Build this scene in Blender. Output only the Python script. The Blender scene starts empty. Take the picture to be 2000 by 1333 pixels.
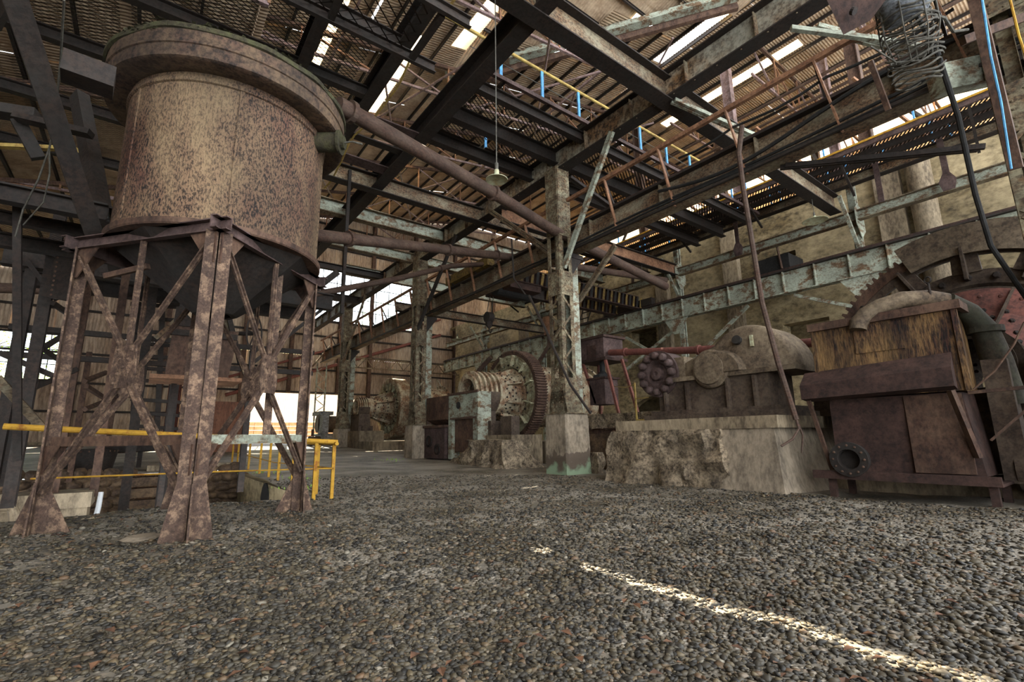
import bpy, math, random
import numpy as np
from mathutils import Vector, Matrix
random.seed(7); rng = np.random.default_rng(7)
C = bpy.context.scene.collection
# ------------------------------------------------------------------ camera
F_PX, PITCH, ROLL, YAW, CAMH = 941.0, math.radians(11.26), math.radians(-0.824), math.radians(37.03), 1.1
cyw, syw, cp, sp = math.cos(YAW), math.sin(YAW), math.cos(PITCH), math.sin(PITCH)
FW = Vector((syw*cp, cyw*cp, sp)); RT0 = Vector((cyw, -syw, 0)); UP0 = RT0.cross(FW)
RT = RT0*math.cos(ROLL) + UP0*math.sin(ROLL); UPV = UP0*math.cos(ROLL) - RT0*math.sin(ROLL)
EYE = Vector((0, 0, CAMH))
cam = bpy.data.cameras.new('camera'); co = bpy.data.objects.new('camera', cam); C.objects.link(co)
cam.sensor_width = 36; cam.lens = F_PX*36/2000; cam.clip_start = .05; cam.clip_end = 600
co.matrix_world = Matrix.Translation(EYE) @ Matrix((RT, UPV, -FW)).transposed().to_4x4()
bpy.context.scene.camera = co
# ------------------------------------------------------------------ sky, sun, exposure
w = bpy.data.worlds.new('world'); bpy.context.scene.world = w; w.use_nodes = True
w.node_tree.nodes['Background'].inputs[0].default_value = (.90, .95, 1, 1)
w.node_tree.nodes['Background'].inputs[1].default_value = 3.4
SUN = Vector((3.15/19.5, .76, 1)).normalized()
sl = bpy.data.lights.new('sun', 'SUN'); sl.energy = 24; sl.angle = .003; sl.color = (1, .86, .64)
so = bpy.data.objects.new('sun', sl); C.objects.link(so); so.rotation_euler = SUN.to_track_quat('Z', 'Y').to_euler()
vs = bpy.context.scene.view_settings
vs.view_transform = 'Standard'; vs.look = 'None'; vs.gamma = 1; vs.use_curve_mapping = False; vs.exposure = 1.0
cy = bpy.context.scene.cycles
cy.use_denoising = True; cy.max_bounces = 5; cy.diffuse_bounces = 2; cy.transparent_max_bounces = 8
cy.caustics_reflective = False; cy.caustics_refractive = False; cy.sample_clamp_indirect = 6

def ray(x, y): return FW + RT*((x-1000)/F_PX) - UPV*((y-666.5)/F_PX)
def aX(x, y, c): d = ray(x, y); return EYE + d*(c/d.x)
def aY(x, y, c): d = ray(x, y); return EYE + d*(c/d.y)
def aZ(x, y, c): d = ray(x, y); return EYE + d*((c-CAMH)/d.z)
def aD(x, y, c): return EYE + ray(x, y)*c
V = Vector
# ------------------------------------------------------------------ mesh builder
class MB:
    def __init__(s): s.v = []; s.f = []
    def add(s, vs, fs):
        n = len(s.v); s.v += [tuple(p) for p in vs]; s.f += [tuple(i+n for i in f) for f in fs]; return s
    def frame(s, a, b, up):
        d = (b-a); L = d.length or 1e-6; d = d/L; up = V(up)
        if abs(d.dot(up)) > .98: up = V((0, 1, 0)) if abs(d.y) < .9 else V((1, 0, 0))
        sd = d.cross(up).normalized(); u = sd.cross(d).normalized(); return d, sd, u
    def prism(s, a, b, prof, up=(0, 0, 1), closed=True, b_scale=1):
        """extrude a 2-D profile (side, up) from a to b"""
        a = V(a); b = V(b); d, sd, u = s.frame(a, b, up); n = len(prof)
        vs = [a+sd*p[0]+u*p[1] for p in prof] + [b+sd*p[0]*b_scale+u*p[1]*b_scale for p in prof]
        fs = [(i, (i+1) % n, (i+1) % n+n, i+n) for i in range(n if closed else n-1)]
        if closed: fs += [tuple(range(n))[::-1], tuple(range(n, 2*n))]
        return s.add(vs, fs)
    def bar(s, a, b, w, h, up=(0, 0, 1)):
        return s.prism(a, b, [(-w/2, -h/2), (w/2, -h/2), (w/2, h/2), (-w/2, h/2)], up)
    def box(s, c, sx, sy, sz, rz=0):
        c = V(c); q = Matrix.Rotation(rz, 3, 'Z')
        vs = [c+q@V((x*sx/2, y*sy/2, z*sz/2)) for x in (-1, 1) for y in (-1, 1) for z in (-1, 1)]
        return s.add(vs, [(0, 1, 3, 2), (4, 6, 7, 5), (0, 4, 5, 1), (2, 3, 7, 6), (0, 2, 6, 4), (1, 5, 7, 3)])
    def b2(s, x0, x1, y0, y1, z0, z1): return s.box(((x0+x1)/2, (y0+y1)/2, (z0+z1)/2), x1-x0, y1-y0, z1-z0)
    def ib(s, a, b, h, w, tw=.02, tf=.03, up=(0, 0, 1)):
        H, W, t = h/2, w/2, tw/2
        return s.prism(a, b, [(-W, -H), (W, -H), (W, -H+tf), (t, -H+tf), (t, H-tf), (W, H-tf), (W, H), (-W, H), (-W, H-tf), (-t, H-tf), (-t, -H+tf), (-W, -H+tf)], up)
    def ch(s, a, b, h, w, t=.02, up=(0, 0, 1), sgn=1):
        H = h/2; p = [(0, -H), (w, -H), (w, -H+t), (t, -H+t), (t, H-t), (w, H-t), (w, H), (0, H)]
        return s.prism(a, b, [(x*sgn, y) for x, y in p], up)
    def an(s, a, b, w, t=.014, up=(0, 0, 1), sgn=1, fl=1):
        return s.prism(a, b, [(0, 0), (w*sgn, 0), (w*sgn, t*fl), (t*sgn, t*fl), (t*sgn, w*fl), (0, w*fl)], up)
    def tube(s, a, b, r, n=10, r2=None, cap=True):
        a = V(a); b = V(b); d, sd, u = s.frame(a, b, (0, 0, 1)); r2 = r if r2 is None else r2
        cs = [(math.cos(t*2*math.pi/n), math.sin(t*2*math.pi/n)) for t in range(n)]
        vs = [a+(sd*c+u*q)*r for c, q in cs] + [b+(sd*c+u*q)*r2 for c, q in cs]
        fs = [(i, (i+1) % n, (i+1) % n+n, i+n) for i in range(n)]
        if cap: fs += [tuple(range(n))[::-1], tuple(range(n, 2*n))]
        return s.add(vs, fs)
    def path(s, pts, r, n=6):
        pts = [V(p) for p in pts]; k = len(s.v); N = len(pts); up = V((0, 0, 1)); sd = None
        for i, p in enumerate(pts):
            d = (pts[min(i+1, N-1)]-pts[max(i-1, 0)]).normalized()
            if sd is None:
                if abs(d.z) > .95: up = V((1, 0, 0))
                sd = d.cross(up).normalized()
            else: sd = (sd-d*sd.dot(d)).normalized()
            u = sd.cross(d)
            rr = r[i] if hasattr(r, '__len__') else r
            s.v += [tuple(p+(sd*math.cos(t*2*math.pi/n)+u*math.sin(t*2*math.pi/n))*rr) for t in range(n)]
        for i in range(N-1):
            for j in range(n): s.f.append((k+i*n+j, k+i*n+(j+1) % n, k+(i+1)*n+(j+1) % n, k+(i+1)*n+j))
        s.f.append(tuple(k+j for j in range(n))[::-1]); s.f.append(tuple(k+(N-1)*n+j for j in range(n)))
        return s
    def lathe(s, c, ax, prof, n=32, a0=0, a1=2*math.pi, up=(0, 0, 1)):
        """prof: (radius, distance along axis)"""
        c = V(c); ax = V(ax).normalized(); d, sd, u = s.frame(c, c+ax, up); full = abs(a1-a0-2*math.pi) < 1e-4
        m = n if full else n+1; k = len(s.v); P = len(prof)
        for i in range(m):
            t = a0+(a1-a0)*i/n; e = sd*math.cos(t)+u*math.sin(t)
            for r, h in prof: s.v.append(tuple(c+ax*h+e*r))
        for i in range(n):
            j = (i+1) % m
            for q in range(P-1): s.f.append((k+i*P+q, k+j*P+q, k+j*P+q+1, k+i*P+q+1))
        return s
    def rivet(s, p, nrm, r=.02, h=.012):
        p = V(p); nrm = V(nrm).normalized(); d, sd, u = s.frame(p, p+nrm, (0, 0, 1)); n = 6
        vs = [p+(sd*math.cos(t*math.pi/3)+u*math.sin(t*math.pi/3))*r for t in range(n)]+[p+nrm*h*.8+(sd*math.cos(t*math.pi/3)+u*math.sin(t*math.pi/3))*r*.6 for t in range(n)]
        return s.add(vs, [(i, (i+1) % n, (i+1) % n+n, i+n) for i in range(n)]+[tuple(range(n, 2*n))])
    def poly(s, pts, th, nrm):
        nrm = V(nrm).normalized()*th; n = len(pts); pts = [V(p) for p in pts]
        return s.add([p for p in pts]+[p+nrm for p in pts], [tuple(range(n))[::-1], tuple(range(n, 2*n))]+[(i, (i+1) % n, (i+1) % n+n, i+n) for i in range(n)])
    def build(s, name, mat, parent=None, smooth=False, kind=None, label=None, disp=0, ang=35):
        me = bpy.data.meshes.new(name); o0 = parent_origin(parent)
        vv = np.array(s.v, dtype=float)
        if disp: vv += (np.array([[math.sin(p[0]*9.1+p[2]*5), math.sin(p[1]*8.3+p[0]*6), math.sin(p[2]*7.7+p[1]*9)] for p in vv]))*disp
        vv -= np.array(o0)
        me.from_pydata(vv.tolist(), [], s.f); me.materials.append(mat)
        if smooth:
            me.polygons.foreach_set('use_smooth', [True]*len(me.polygons))
            try: me.set_sharp_from_angle(angle=math.radians(ang))
            except Exception: pass
        o = bpy.data.objects.new(name, me); C.objects.link(o)
        if parent: o.parent = parent
        if kind: o['kind'] = kind
        if label: o['label'] = label
        return o
def parent_origin(p):
    v = V((0, 0, 0))
    while p: v += p.location; p = p.parent
    return v
def thing(name, loc, label, cat, group=None):
    o = bpy.data.objects.new(name, None); C.objects.link(o); o.location = loc; o.empty_display_size = .2
    o['label'] = label; o['category'] = cat
    if group: o['group'] = group
    return o
def tag(o, label, cat, group=None, kind=None):
    o['label'] = label; o['category'] = cat
    if group: o['group'] = group
    if kind: o['kind'] = kind
    return o
def struct(name, mb, mat, **k): return mb.build(name, mat, None, kind='structure', **k)
def one(name, mb, mat, label, cat, group=None, **k):
    """a thing made of a single mesh: its origin at the mesh's base"""
    a = np.array(mb.v); base = V(((a[:, 0].min()+a[:, 0].max())/2, (a[:, 1].min()+a[:, 1].max())/2, a[:, 2].min()))
    mb.v = [tuple(V(p)-base) for p in mb.v]
    o = mb.build(name, mat, None, **k); o.location = base
    return tag(o, label, cat, group)
# ------------------------------------------------------------------ materials
def L(c): return tuple((x/255/12.92 if x/255 <= .04045 else ((x/255+.055)/1.055)**2.4) for x in c)+(1,)
def mat(name, paint, rust, dark, amt=.5, s=2.0, st=1.0, bump=.25, rough=.8, metal=0.0, fine=14, dk=.45, soft=.12, spk=(.42, .6)):
    m = bpy.data.materials.new(name); m.use_nodes = True; t = m.node_tree; N = t.nodes; K = t.links
    b = N['Principled BSDF']; b.inputs['Roughness'].default_value = rough; b.inputs['Metallic'].default_value = metal
    b.inputs['Specular IOR Level'].default_value = .3
    g = N.new('ShaderNodeNewGeometry'); mp = N.new('ShaderNodeVectorMath'); mp.operation = 'MULTIPLY'; mp.inputs[1].default_value = (1, 1, 1/st)
    K.new(g.outputs['Position'], mp.inputs[0])
    def noise(sc, det=5, ro=.65):
        n = N.new('ShaderNodeTexNoise'); n.inputs['Scale'].default_value = sc; n.inputs['Detail'].default_value = det; n.inputs['Roughness'].default_value = ro
        K.new(mp.outputs[0], n.inputs['Vector']); return n
    n1 = noise(s, 8, .72); n2 = noise(fine, 4, .7); n3 = noise(s*.45, 3, .5)
    def ramp(src, lo, hi):
        r = N.new('ShaderNodeMapRange'); r.inputs[1].default_value = lo; r.inputs[2].default_value = hi; K.new(src, r.inputs[0]); return r
    c = .5+(.5-amt)*.42
    r1 = ramp(n1.outputs[0], c-soft, c+soft); r2 = ramp(n2.outputs[0], *spk); r3 = ramp(n3.outputs[0], .32, .68)
    def mix(f, a, bb):
        x = N.new('ShaderNodeMix'); x.data_type = 'RGBA'
        if hasattr(f, 'links'): K.new(f, x.inputs[0])
        else: x.inputs[0].default_value = f
        for k, v in ((6, a), (7, bb)):
            if isinstance(v, tuple): x.inputs[k].default_value = v
            else: K.new(v, x.inputs[k])
        return x.outputs[2]
    base = mix(r1.outputs[0], L(paint), L(rust))
    d1 = N.new('ShaderNodeMath'); d1.operation = 'MULTIPLY'; K.new(r2.outputs[0], d1.inputs[0]); d1.inputs[1].default_value = dk*1.35
    dm = N.new('ShaderNodeMapRange'); dm.inputs[1].default_value = .35; dm.inputs[2].default_value = .62; dm.inputs[3].default_value = .35; dm.inputs[4].default_value = 1.25; K.new(n1.outputs[0], dm.inputs[0])
    d3 = N.new('ShaderNodeMath'); d3.operation = 'MULTIPLY'; d3.use_clamp = True; K.new(d1.outputs[0], d3.inputs[0]); K.new(dm.outputs[0], d3.inputs[1])
    base = mix(d3.outputs[0], base, L(dark))
    d2 = N.new('ShaderNodeMath'); d2.operation = 'MULTIPLY'; K.new(r3.outputs[0], d2.inputs[0]); d2.inputs[1].default_value = dk
    base = mix(d2.outputs[0], base, L(tuple(x*.6 for x in dark)))
    K.new(base, b.inputs['Base Color'])
    if bump:
        ad = N.new('ShaderNodeMath'); ad.operation = 'ADD'; K.new(n1.outputs[0], ad.inputs[0]); K.new(n2.outputs[0], ad.inputs[1])
        bp = N.new('ShaderNodeBump'); bp.inputs['Strength'].default_value = bump; bp.inputs['Distance'].default_value = .03
        K.new(ad.outputs[0], bp.inputs['Height']); K.new(bp.outputs[0], b.inputs['Normal'])
    return m
M = {}
M['beam'] = mat('rusty_beam_steel', (150, 140, 116), (124, 90, 60), (50, 40, 32), .5, 1.6, .7, dk=.6)
M['dbeam'] = mat('dark_beam_steel', (50, 46, 42), (56, 43, 35), (22, 20, 19), .5, 2)
M['green'] = mat('pale_green_paint_rusting', (164, 170, 152), (118, 92, 66), (66, 54, 42), .42, 2.2, .6, soft=.05)
M['col'] = mat('olive_column_steel', (146, 138, 112), (112, 86, 60), (54, 46, 36), .5, 4.5, .8, soft=.1, dk=.6)
M['rg'] = mat('roof_girder_steel', (184, 182, 164), (138, 106, 72), (54, 42, 32), .45, .5, 1, .3, fine=9, dk=.6, soft=.1)
M['brown'] = mat('brown_rust_steel', (104, 80, 64), (78, 54, 42), (34, 26, 22), .5, 3, 1.5)
M['purple'] = mat('purplish_rust', (98, 80, 76), (76, 56, 50), (40, 32, 30), .5, 2.5)
M['leg'] = mat('speckled_rust_leg', (140, 114, 92), (88, 68, 56), (48, 36, 30), .6, 9, 1.2, .5, fine=40, soft=.05)
M['tank'] = mat('tank_rust', (160, 138, 104), (104, 70, 56), (32, 26, 22), .6, .9, 2.4, .6, fine=46, dk=.75, soft=.2, spk=(.46, .58))
M['tank2'] = mat('tank_rim_rust', (112, 92, 70), (86, 64, 52), (34, 28, 24), .5, 2, 1.2, .5, fine=14, dk=.6)
M['moss'] = mat('mossy_rim', (72, 72, 44), (60, 52, 36), (30, 28, 20), .5, 6, 1, .8)
M['roof'] = mat('roof_sheet_tan', (192, 170, 142), (158, 134, 108), (104, 84, 66), .5, .7, 1, .1, fine=5, dk=.25)
M['wallsheet'] = mat('wall_sheet_tan', (206, 184, 158), (158, 130, 106), (88, 70, 58), .5, .5, 4, .1, fine=6, dk=.4)
M['conc'] = mat('stained_concrete', (176, 158, 130), (122, 106, 84), (70, 60, 48), .45, .8, 2.5, .5, fine=9, dk=.5)
M['concw'] = mat('wall_concrete', (204, 184, 144), (132, 114, 80), (52, 46, 34), .5, .3, .6, .5, fine=3, dk=.55, soft=.14, spk=(.4, .66))
M['ped'] = mat('pedestal_concrete', (168, 152, 130), (124, 112, 96), (84, 74, 62), .4, 2, 2, .35, fine=12, dk=.4)
M['rough'] = mat('broken_concrete', (186, 166, 138), (120, 104, 84), (56, 48, 38), .5, 5, 1, 1.0, fine=16, dk=.6)
M['stone'] = mat('pit_stone', (112, 90, 66), (78, 60, 46), (38, 30, 24), .5, 4, 1, .6)
M['mill'] = mat('mill_steel', (194, 180, 150), (152, 116, 86), (58, 48, 40), .5, 2.4, 1.4, .4, soft=.06)
M['mgreen'] = mat('mill_greenish', (184, 180, 146), (136, 114, 84), (54, 48, 38), .45, 2.2, 1, .4, soft=.08)
M['red'] = mat('red_oxide_plate', (132, 80, 68), (104, 66, 56), (58, 40, 36), .4, 2, 1, .3)
M['machine'] = mat('dark_machine_casting', (98, 84, 70), (74, 58, 46), (36, 30, 26), .5, 2, 1, .4)
M['mach2'] = mat('gear_case_grey', (132, 116, 94), (92, 76, 60), (48, 40, 32), .5, 1.8, 1, .4)
M['boxm'] = mat('rusted_feed_box', (176, 138, 88), (74, 44, 32), (24, 17, 15), .6, 3.2, 5, .5, fine=34, dk=.7, soft=.12)
M['maroon'] = mat('maroon_channel', (78, 56, 48), (60, 42, 36), (30, 22, 19), .5, 5, 1, .2)
M['stripe'] = mat('faded_stripe_paint', (150, 124, 62), (104, 80, 46), (58, 46, 32), .45, 3, 1, .1, dk=.5)
M['yellow'] = mat('yellow_rail_paint', (186, 142, 46), (150, 96, 34), (96, 62, 28), .3, 6, 1, .1, dk=.25, soft=.05)
M['yel2'] = mat('faded_yellow_paint', (190, 164, 92), (140, 108, 62), (90, 66, 40), .3, 5, 1, .1, dk=.3)
M['blue'] = mat('blue_post_paint', (96, 164, 214), (80, 130, 176), (60, 80, 100), .3, 8, 1, .1, dk=.2)
M['black'] = mat('black_rubber', (44, 42, 40), (34, 32, 30), (20, 20, 20), .5, 5, 1, .1)
M['grate'] = mat('grating_steel', (62, 54, 48), (54, 42, 36), (28, 24, 22), .5, 4, 1, 0)
M['wood'] = mat('brown_cupboard_wood', (150, 104, 80), (126, 84, 64), (88, 58, 46), .4, 3, 6, .1)
M['white'] = mat('white_sheet', (236, 238, 240), (222, 224, 226), (190, 192, 190), .3, 1, 1, 0, dk=.2)
M['tile'] = mat('pale_orange_tile', (232, 190, 150), (214, 160, 120), (170, 120, 90), .4, 2, 1, .1, dk=.3)
M['lamp'] = mat('lamp_shade_enamel', (178, 180, 150), (150, 130, 90), (90, 80, 60), .3, 6, 1, .05, dk=.2)
M['rope'] = mat('grey_cable', (104, 102, 94), (84, 78, 66), (50, 48, 44), .5, 8, 1, 0)
M['cloth'] = mat('grey_plastic_wrap', (150, 158, 168), (112, 112, 112), (60, 60, 62), .5, 8, .4, .6)
M['pipe'] = mat('dark_pipe', (92, 74, 62), (80, 56, 44), (44, 36, 32), .5, 2, .4, .2)
M['redpipe'] = mat('red_pipe', (124, 72, 64), (104, 64, 56), (80, 48, 40), .4, 4, 1, .1)
M['mauve'] = mat('mauve_angle', (150, 128, 126), (120, 92, 78), (70, 54, 46), .4, 3, 1, .1)
M['tan'] = mat('light_rust_angle', (160, 118, 88), (128, 88, 64), (72, 52, 40), .45, 3, 1, .1)
M['dduct'] = mat('dark_greenish_duct', (66, 66, 50), (60, 50, 38), (28, 26, 20), .5, 3, 1, .3)
M['brick'] = mat('dark_leaf', (118, 84, 60), (92, 64, 46), (50, 34, 26), .5, 10, 1, 0)
def leafmat(name, c, tr=.5):
    m = bpy.data.materials.new(name); m.use_nodes = True; N = m.node_tree.nodes; K = m.node_tree.links
    b = N['Principled BSDF']; b.inputs['Base Color'].default_value = L(c); b.inputs['Roughness'].default_value = .6
    t = N.new('ShaderNodeBsdfTranslucent'); t.inputs[0].default_value = L(c); x = N.new('ShaderNodeMixShader'); x.inputs[0].default_value = tr
    K.new(b.outputs[0], x.inputs[1]); K.new(t.outputs[0], x.inputs[2]); K.new(x.outputs[0], N['Material Output'].inputs[0]); return m
M['leaf'] = leafmat('tree_leaf', (150, 190, 70)); M['skylight'] = leafmat('skylight_plastic', (250, 226, 180), .85)
M['hill'] = leafmat('hill_green', (120, 150, 70), .0)
g_ = bpy.data.materials.new('window_glass'); g_.use_nodes = True
_N = g_.node_tree.nodes; _K = g_.node_tree.links; _t = _N.new('ShaderNodeBsdfTransparent'); _t.inputs[0].default_value = (.93, .96, .97, 1)
_g = _N.new('ShaderNodeBsdfGlossy'); _g.inputs['Roughness'].default_value = .2; _x = _N.new('ShaderNodeMixShader'); _x.inputs[0].default_value = .06
_K.new(_t.outputs[0], _x.inputs[1]); _K.new(_g.outputs[0], _x.inputs[2]); _K.new(_x.outputs[0], _N['Material Output'].inputs[0]); M['glass'] = g_
# gravel: colour per stone from an attribute
def gravelmat(name, ground):
    m = bpy.data.materials.new(name); m.use_nodes = True; N = m.node_tree.nodes; K = m.node_tree.links; b = N['Principled BSDF']
    b.inputs['Roughness'].default_value = .62; b.inputs['Specular IOR Level'].default_value = .4
    r = N.new('ShaderNodeValToRGB'); e = r.color_ramp.elements
    k_ = 1.0
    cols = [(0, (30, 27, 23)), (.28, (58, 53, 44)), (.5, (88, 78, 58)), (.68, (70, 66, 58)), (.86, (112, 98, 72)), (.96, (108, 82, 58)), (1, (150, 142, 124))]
    if not ground: cols = [(p_, tuple(v_*.80 for v_ in c_)) for p_, c_ in cols]  # pebbles darkened to stand in for dimmer light near the camera
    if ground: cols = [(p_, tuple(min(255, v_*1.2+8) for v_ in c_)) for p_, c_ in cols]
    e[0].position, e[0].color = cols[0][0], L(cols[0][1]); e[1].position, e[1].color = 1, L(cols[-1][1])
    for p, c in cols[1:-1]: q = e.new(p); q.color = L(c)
    g = N.new('ShaderNodeNewGeometry')
    if ground:
        v = N.new('ShaderNodeTexVoronoi'); v.inputs['Scale'].default_value = 26; K.new(g.outputs['Position'], v.inputs['Vector'])
        sp_ = N.new('ShaderNodeSeparateColor'); K.new(v.outputs['Color'], sp_.inputs[0])
        n = N.new('ShaderNodeTexNoise'); n.inputs['Scale'].default_value = .8; n.inputs['Detail'].default_value = 6; K.new(g.outputs['Position'], n.inputs['Vector'])
        K.new(sp_.outputs[0], r.inputs[0])
        mr = N.new('ShaderNodeMapRange'); mr.inputs[1].default_value = .38; mr.inputs[2].default_value = .62; K.new(n.outputs[0], mr.inputs[0])
        x = N.new('ShaderNodeMix'); x.data_type = 'RGBA'; K.new(mr.outputs[0], x.inputs[0]); K.new(r.outputs[0], x.inputs[6]); x.inputs[7].default_value = L((172, 162, 146))  # pale ground patches, lightened in place of window light on the mid floor
        mul = N.new('ShaderNodeMix'); mul.data_type = 'RGBA'; mul.blend_type = 'MULTIPLY'; mul.inputs[0].default_value = .8; K.new(x.outputs[2], mul.inputs[6])
        rr = N.new('ShaderNodeMapRange'); rr.inputs[1].default_value = .0; rr.inputs[2].default_value = .5; rr.inputs[3].default_value = 1; rr.inputs[4].default_value = .35; K.new(v.outputs['Distance'], rr.inputs[0])
        K.new(rr.outputs[0], mul.inputs[7]); K.new(mul.outputs[2], b.inputs['Base Color'])
        bp = N.new('ShaderNodeBump'); bp.inputs['Strength'].default_value = .9; bp.inputs['Distance'].default_value = .03; K.new(rr.outputs[0], bp.inputs['Height']); K.new(bp.outputs[0], b.inputs['Normal'])
    else:
        a = N.new('ShaderNodeAttribute'); a.attribute_name = 'tone'; K.new(a.outputs['Fac'], r.inputs[0])
        n = N.new('ShaderNodeTexNoise'); n.inputs['Scale'].default_value = 60; K.new(g.outputs['Position'], n.inputs['Vector'])
        x = N.new('ShaderNodeMix'); x.data_type = 'RGBA'; x.blend_type = 'OVERLAY'; x.inputs[0].default_value = .6; K.new(r.outputs[0], x.inputs[6]); K.new(n.outputs[0], x.inputs[7])
        K.new(x.outputs[2], b.inputs['Base Color'])
    return m
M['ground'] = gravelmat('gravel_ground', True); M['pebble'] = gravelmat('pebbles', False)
#PART2
# ================================================================== SETTING
def gz(x, y):
    z = 0.0
    if y > 12: z += (min(y, 20)-12)*.02
    if y > 20: z += (y-20)*.036
    return z
PX0, PX1, PY0, PY1, PZ = -5.0, 2.72, 10.35, 19.2, -1.75
def nrange(a, b, st): return list(np.arange(a, b-st*.4, st))+[b]
xs = sorted(set([round(float(v), 4) for v in nrange(-30, -6, 3)+nrange(-6, PX0, .25)+nrange(PX0, PX1, .12)+nrange(PX1, 10, .12)+nrange(10, 26, .8)+[46]]))
ys = sorted(set([round(float(v), 4) for v in nrange(-14, -2, 2)+nrange(-2, PY0, .12)+nrange(PY0, PY1, .3)+nrange(PY1, 60, .8)]))
from mathutils import noise as mn
m = MB(); idx = {}
def hz(x, y):
    d = math.hypot(x, y)
    z = gz(x, y) + .05*mn.noise(V((x*.5, y*.5, 0))) + (.03*mn.noise(V((x*2.3, y*2.3, 5))) if d < 14 else 0)
    if y < 10 and x < 3: z += max(0, .06*mn.noise(V((x*.9, y*.9, 9))))
    return z
for i, x in enumerate(xs):
    for j, y in enumerate(ys): idx[i, j] = len(m.v); m.v.append((x, y, hz(x, y)))
for i in range(len(xs)-1):
    for j in range(len(ys)-1):
        cx, cz = (xs[i]+xs[i+1])/2, (ys[j]+ys[j+1])/2
        if PX0 < cx < PX1 and PY0 < cz < PY1: continue
        m.f.append((idx[i, j], idx[i+1, j], idx[i+1, j+1], idx[i, j+1]))
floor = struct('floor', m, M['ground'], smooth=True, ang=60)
MB().b2(PX0-.5, PX1+.6, PY0-.5, PY1+.8, PZ-.2, PZ).build('pit_floor', M['ground'], floor)
# near-field gravel: one stone per entry, icosahedra
def gravel(n, rmin, rmax, s0, s1, name, seed, colour):
    r_ = np.random.default_rng(seed)
    P = (1+5**.5)/2
    ico = np.array([(-1, P, 0), (1, P, 0), (-1, -P, 0), (1, -P, 0), (0, -1, P), (0, 1, P), (0, -1, -P), (0, 1, -P), (P, 0, -1), (P, 0, 1), (-P, 0, -1), (-P, 0, 1)])/1.9
    F = np.array([(0, 11, 5), (0, 5, 1), (0, 1, 7), (0, 7, 10), (0, 10, 11), (1, 5, 9), (5, 11, 4), (11, 10, 2), (10, 7, 6), (7, 1, 8), (3, 9, 4), (3, 4, 2), (3, 2, 6), (3, 6, 8), (3, 8, 9), (4, 9, 5), (2, 4, 11), (6, 2, 10), (8, 6, 7), (9, 8, 1)])
    rr = rmin*(rmax/rmin)**r_.random(n); th = YAW + (r_.random(n)-.5)*math.radians(122)
    x = rr*np.sin(th); y = rr*np.cos(th)
    k = ~((x > PX0) & (x < PX1) & (y > PY0-.02) & (y < PY1)) & (x < 9.7); x, y, rr = x[k], y[k], rr[k]; n = len(x)
    z = np.array([hz(a, b) for a, b in zip(x, y)])
    s = (s0+(s1-s0)*r_.random(n)**2.2)*np.clip(rr/3, 1, 1.8)**.5
    jit = 1+(r_.random((n, 12, 3))-.5)*.85
    v = ico[None]*jit*np.stack([s*(.7+.6*r_.random(n)), s*(.7+.6*r_.random(n)), s*(.3+.35*r_.random(n))], 1)[:, None, :]
    a = r_.random(n)*6.28; ca, sa = np.cos(a)[:, None], np.sin(a)[:, None]; t = (r_.random(n)-.5)*.9; ct, st = np.cos(t)[:, None], np.sin(t)[:, None]
    X, Y, Z = v[..., 0], v[..., 1], v[..., 2]; X, Z = X*ct-Z*st, X*st+Z*ct; X, Y = X*ca-Y*sa, X*sa+Y*ca
    W = np.stack([X+x[:, None], Y+y[:, None], Z+z[:, None]+(s*.25)[:, None]], 2).reshape(-1, 3)
    FF = (F[None]+12*np.arange(n)[:, None, None]).reshape(-1, 3)
    me = bpy.data.meshes.new(name); me.vertices.add(len(W)); me.vertices.foreach_set('co', W.astype(np.float32).ravel())
    me.loops.add(FF.size); me.loops.foreach_set('vertex_index', FF.astype(np.int32).ravel())
    me.polygons.add(len(FF)); me.polygons.foreach_set('loop_start', np.arange(0, FF.size, 3, dtype=np.int32)); me.update(calc_edges=True)
    at_ = me.attributes.new('tone', 'FLOAT', 'POINT'); at_.data.foreach_set('value', np.repeat(r_.random(n), 12).astype(np.float32))
    me.materials.append(M[colour]); o = bpy.data.objects.new(name, me); C.objects.link(o); o.parent = floor; o['kind'] = 'stuff'; return o
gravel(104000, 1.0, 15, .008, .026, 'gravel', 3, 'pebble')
# dead leaves scattered over the gravel
m = MB()
for k in range(420):
    r = 1.2*(10/1.2)**random.random(); t = YAW+(random.random()-.5)*1.75; x, y = r*math.sin(t), r*math.cos(t)
    if PX0 < x < PX1 and y > PY0: x, y = random.uniform(-1, 2.6), random.uniform(16.5, 18.8)
    z = hz(x, y)+.02; s = random.uniform(.018, .045); a = random.random()*6.28; c, q = math.cos(a)*s, math.sin(a)*s
    m.add([(x-c, y-q, z), (x-q*.6, y+c*.6, z+s*.4), (x+c, y+q, z+.01), (x+q*.6, y-c*.6, z+s*.5)], [(0, 1, 2), (0, 2, 3)])
m.build('leaf_litter', M['brick'], floor, kind='stuff')
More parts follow.
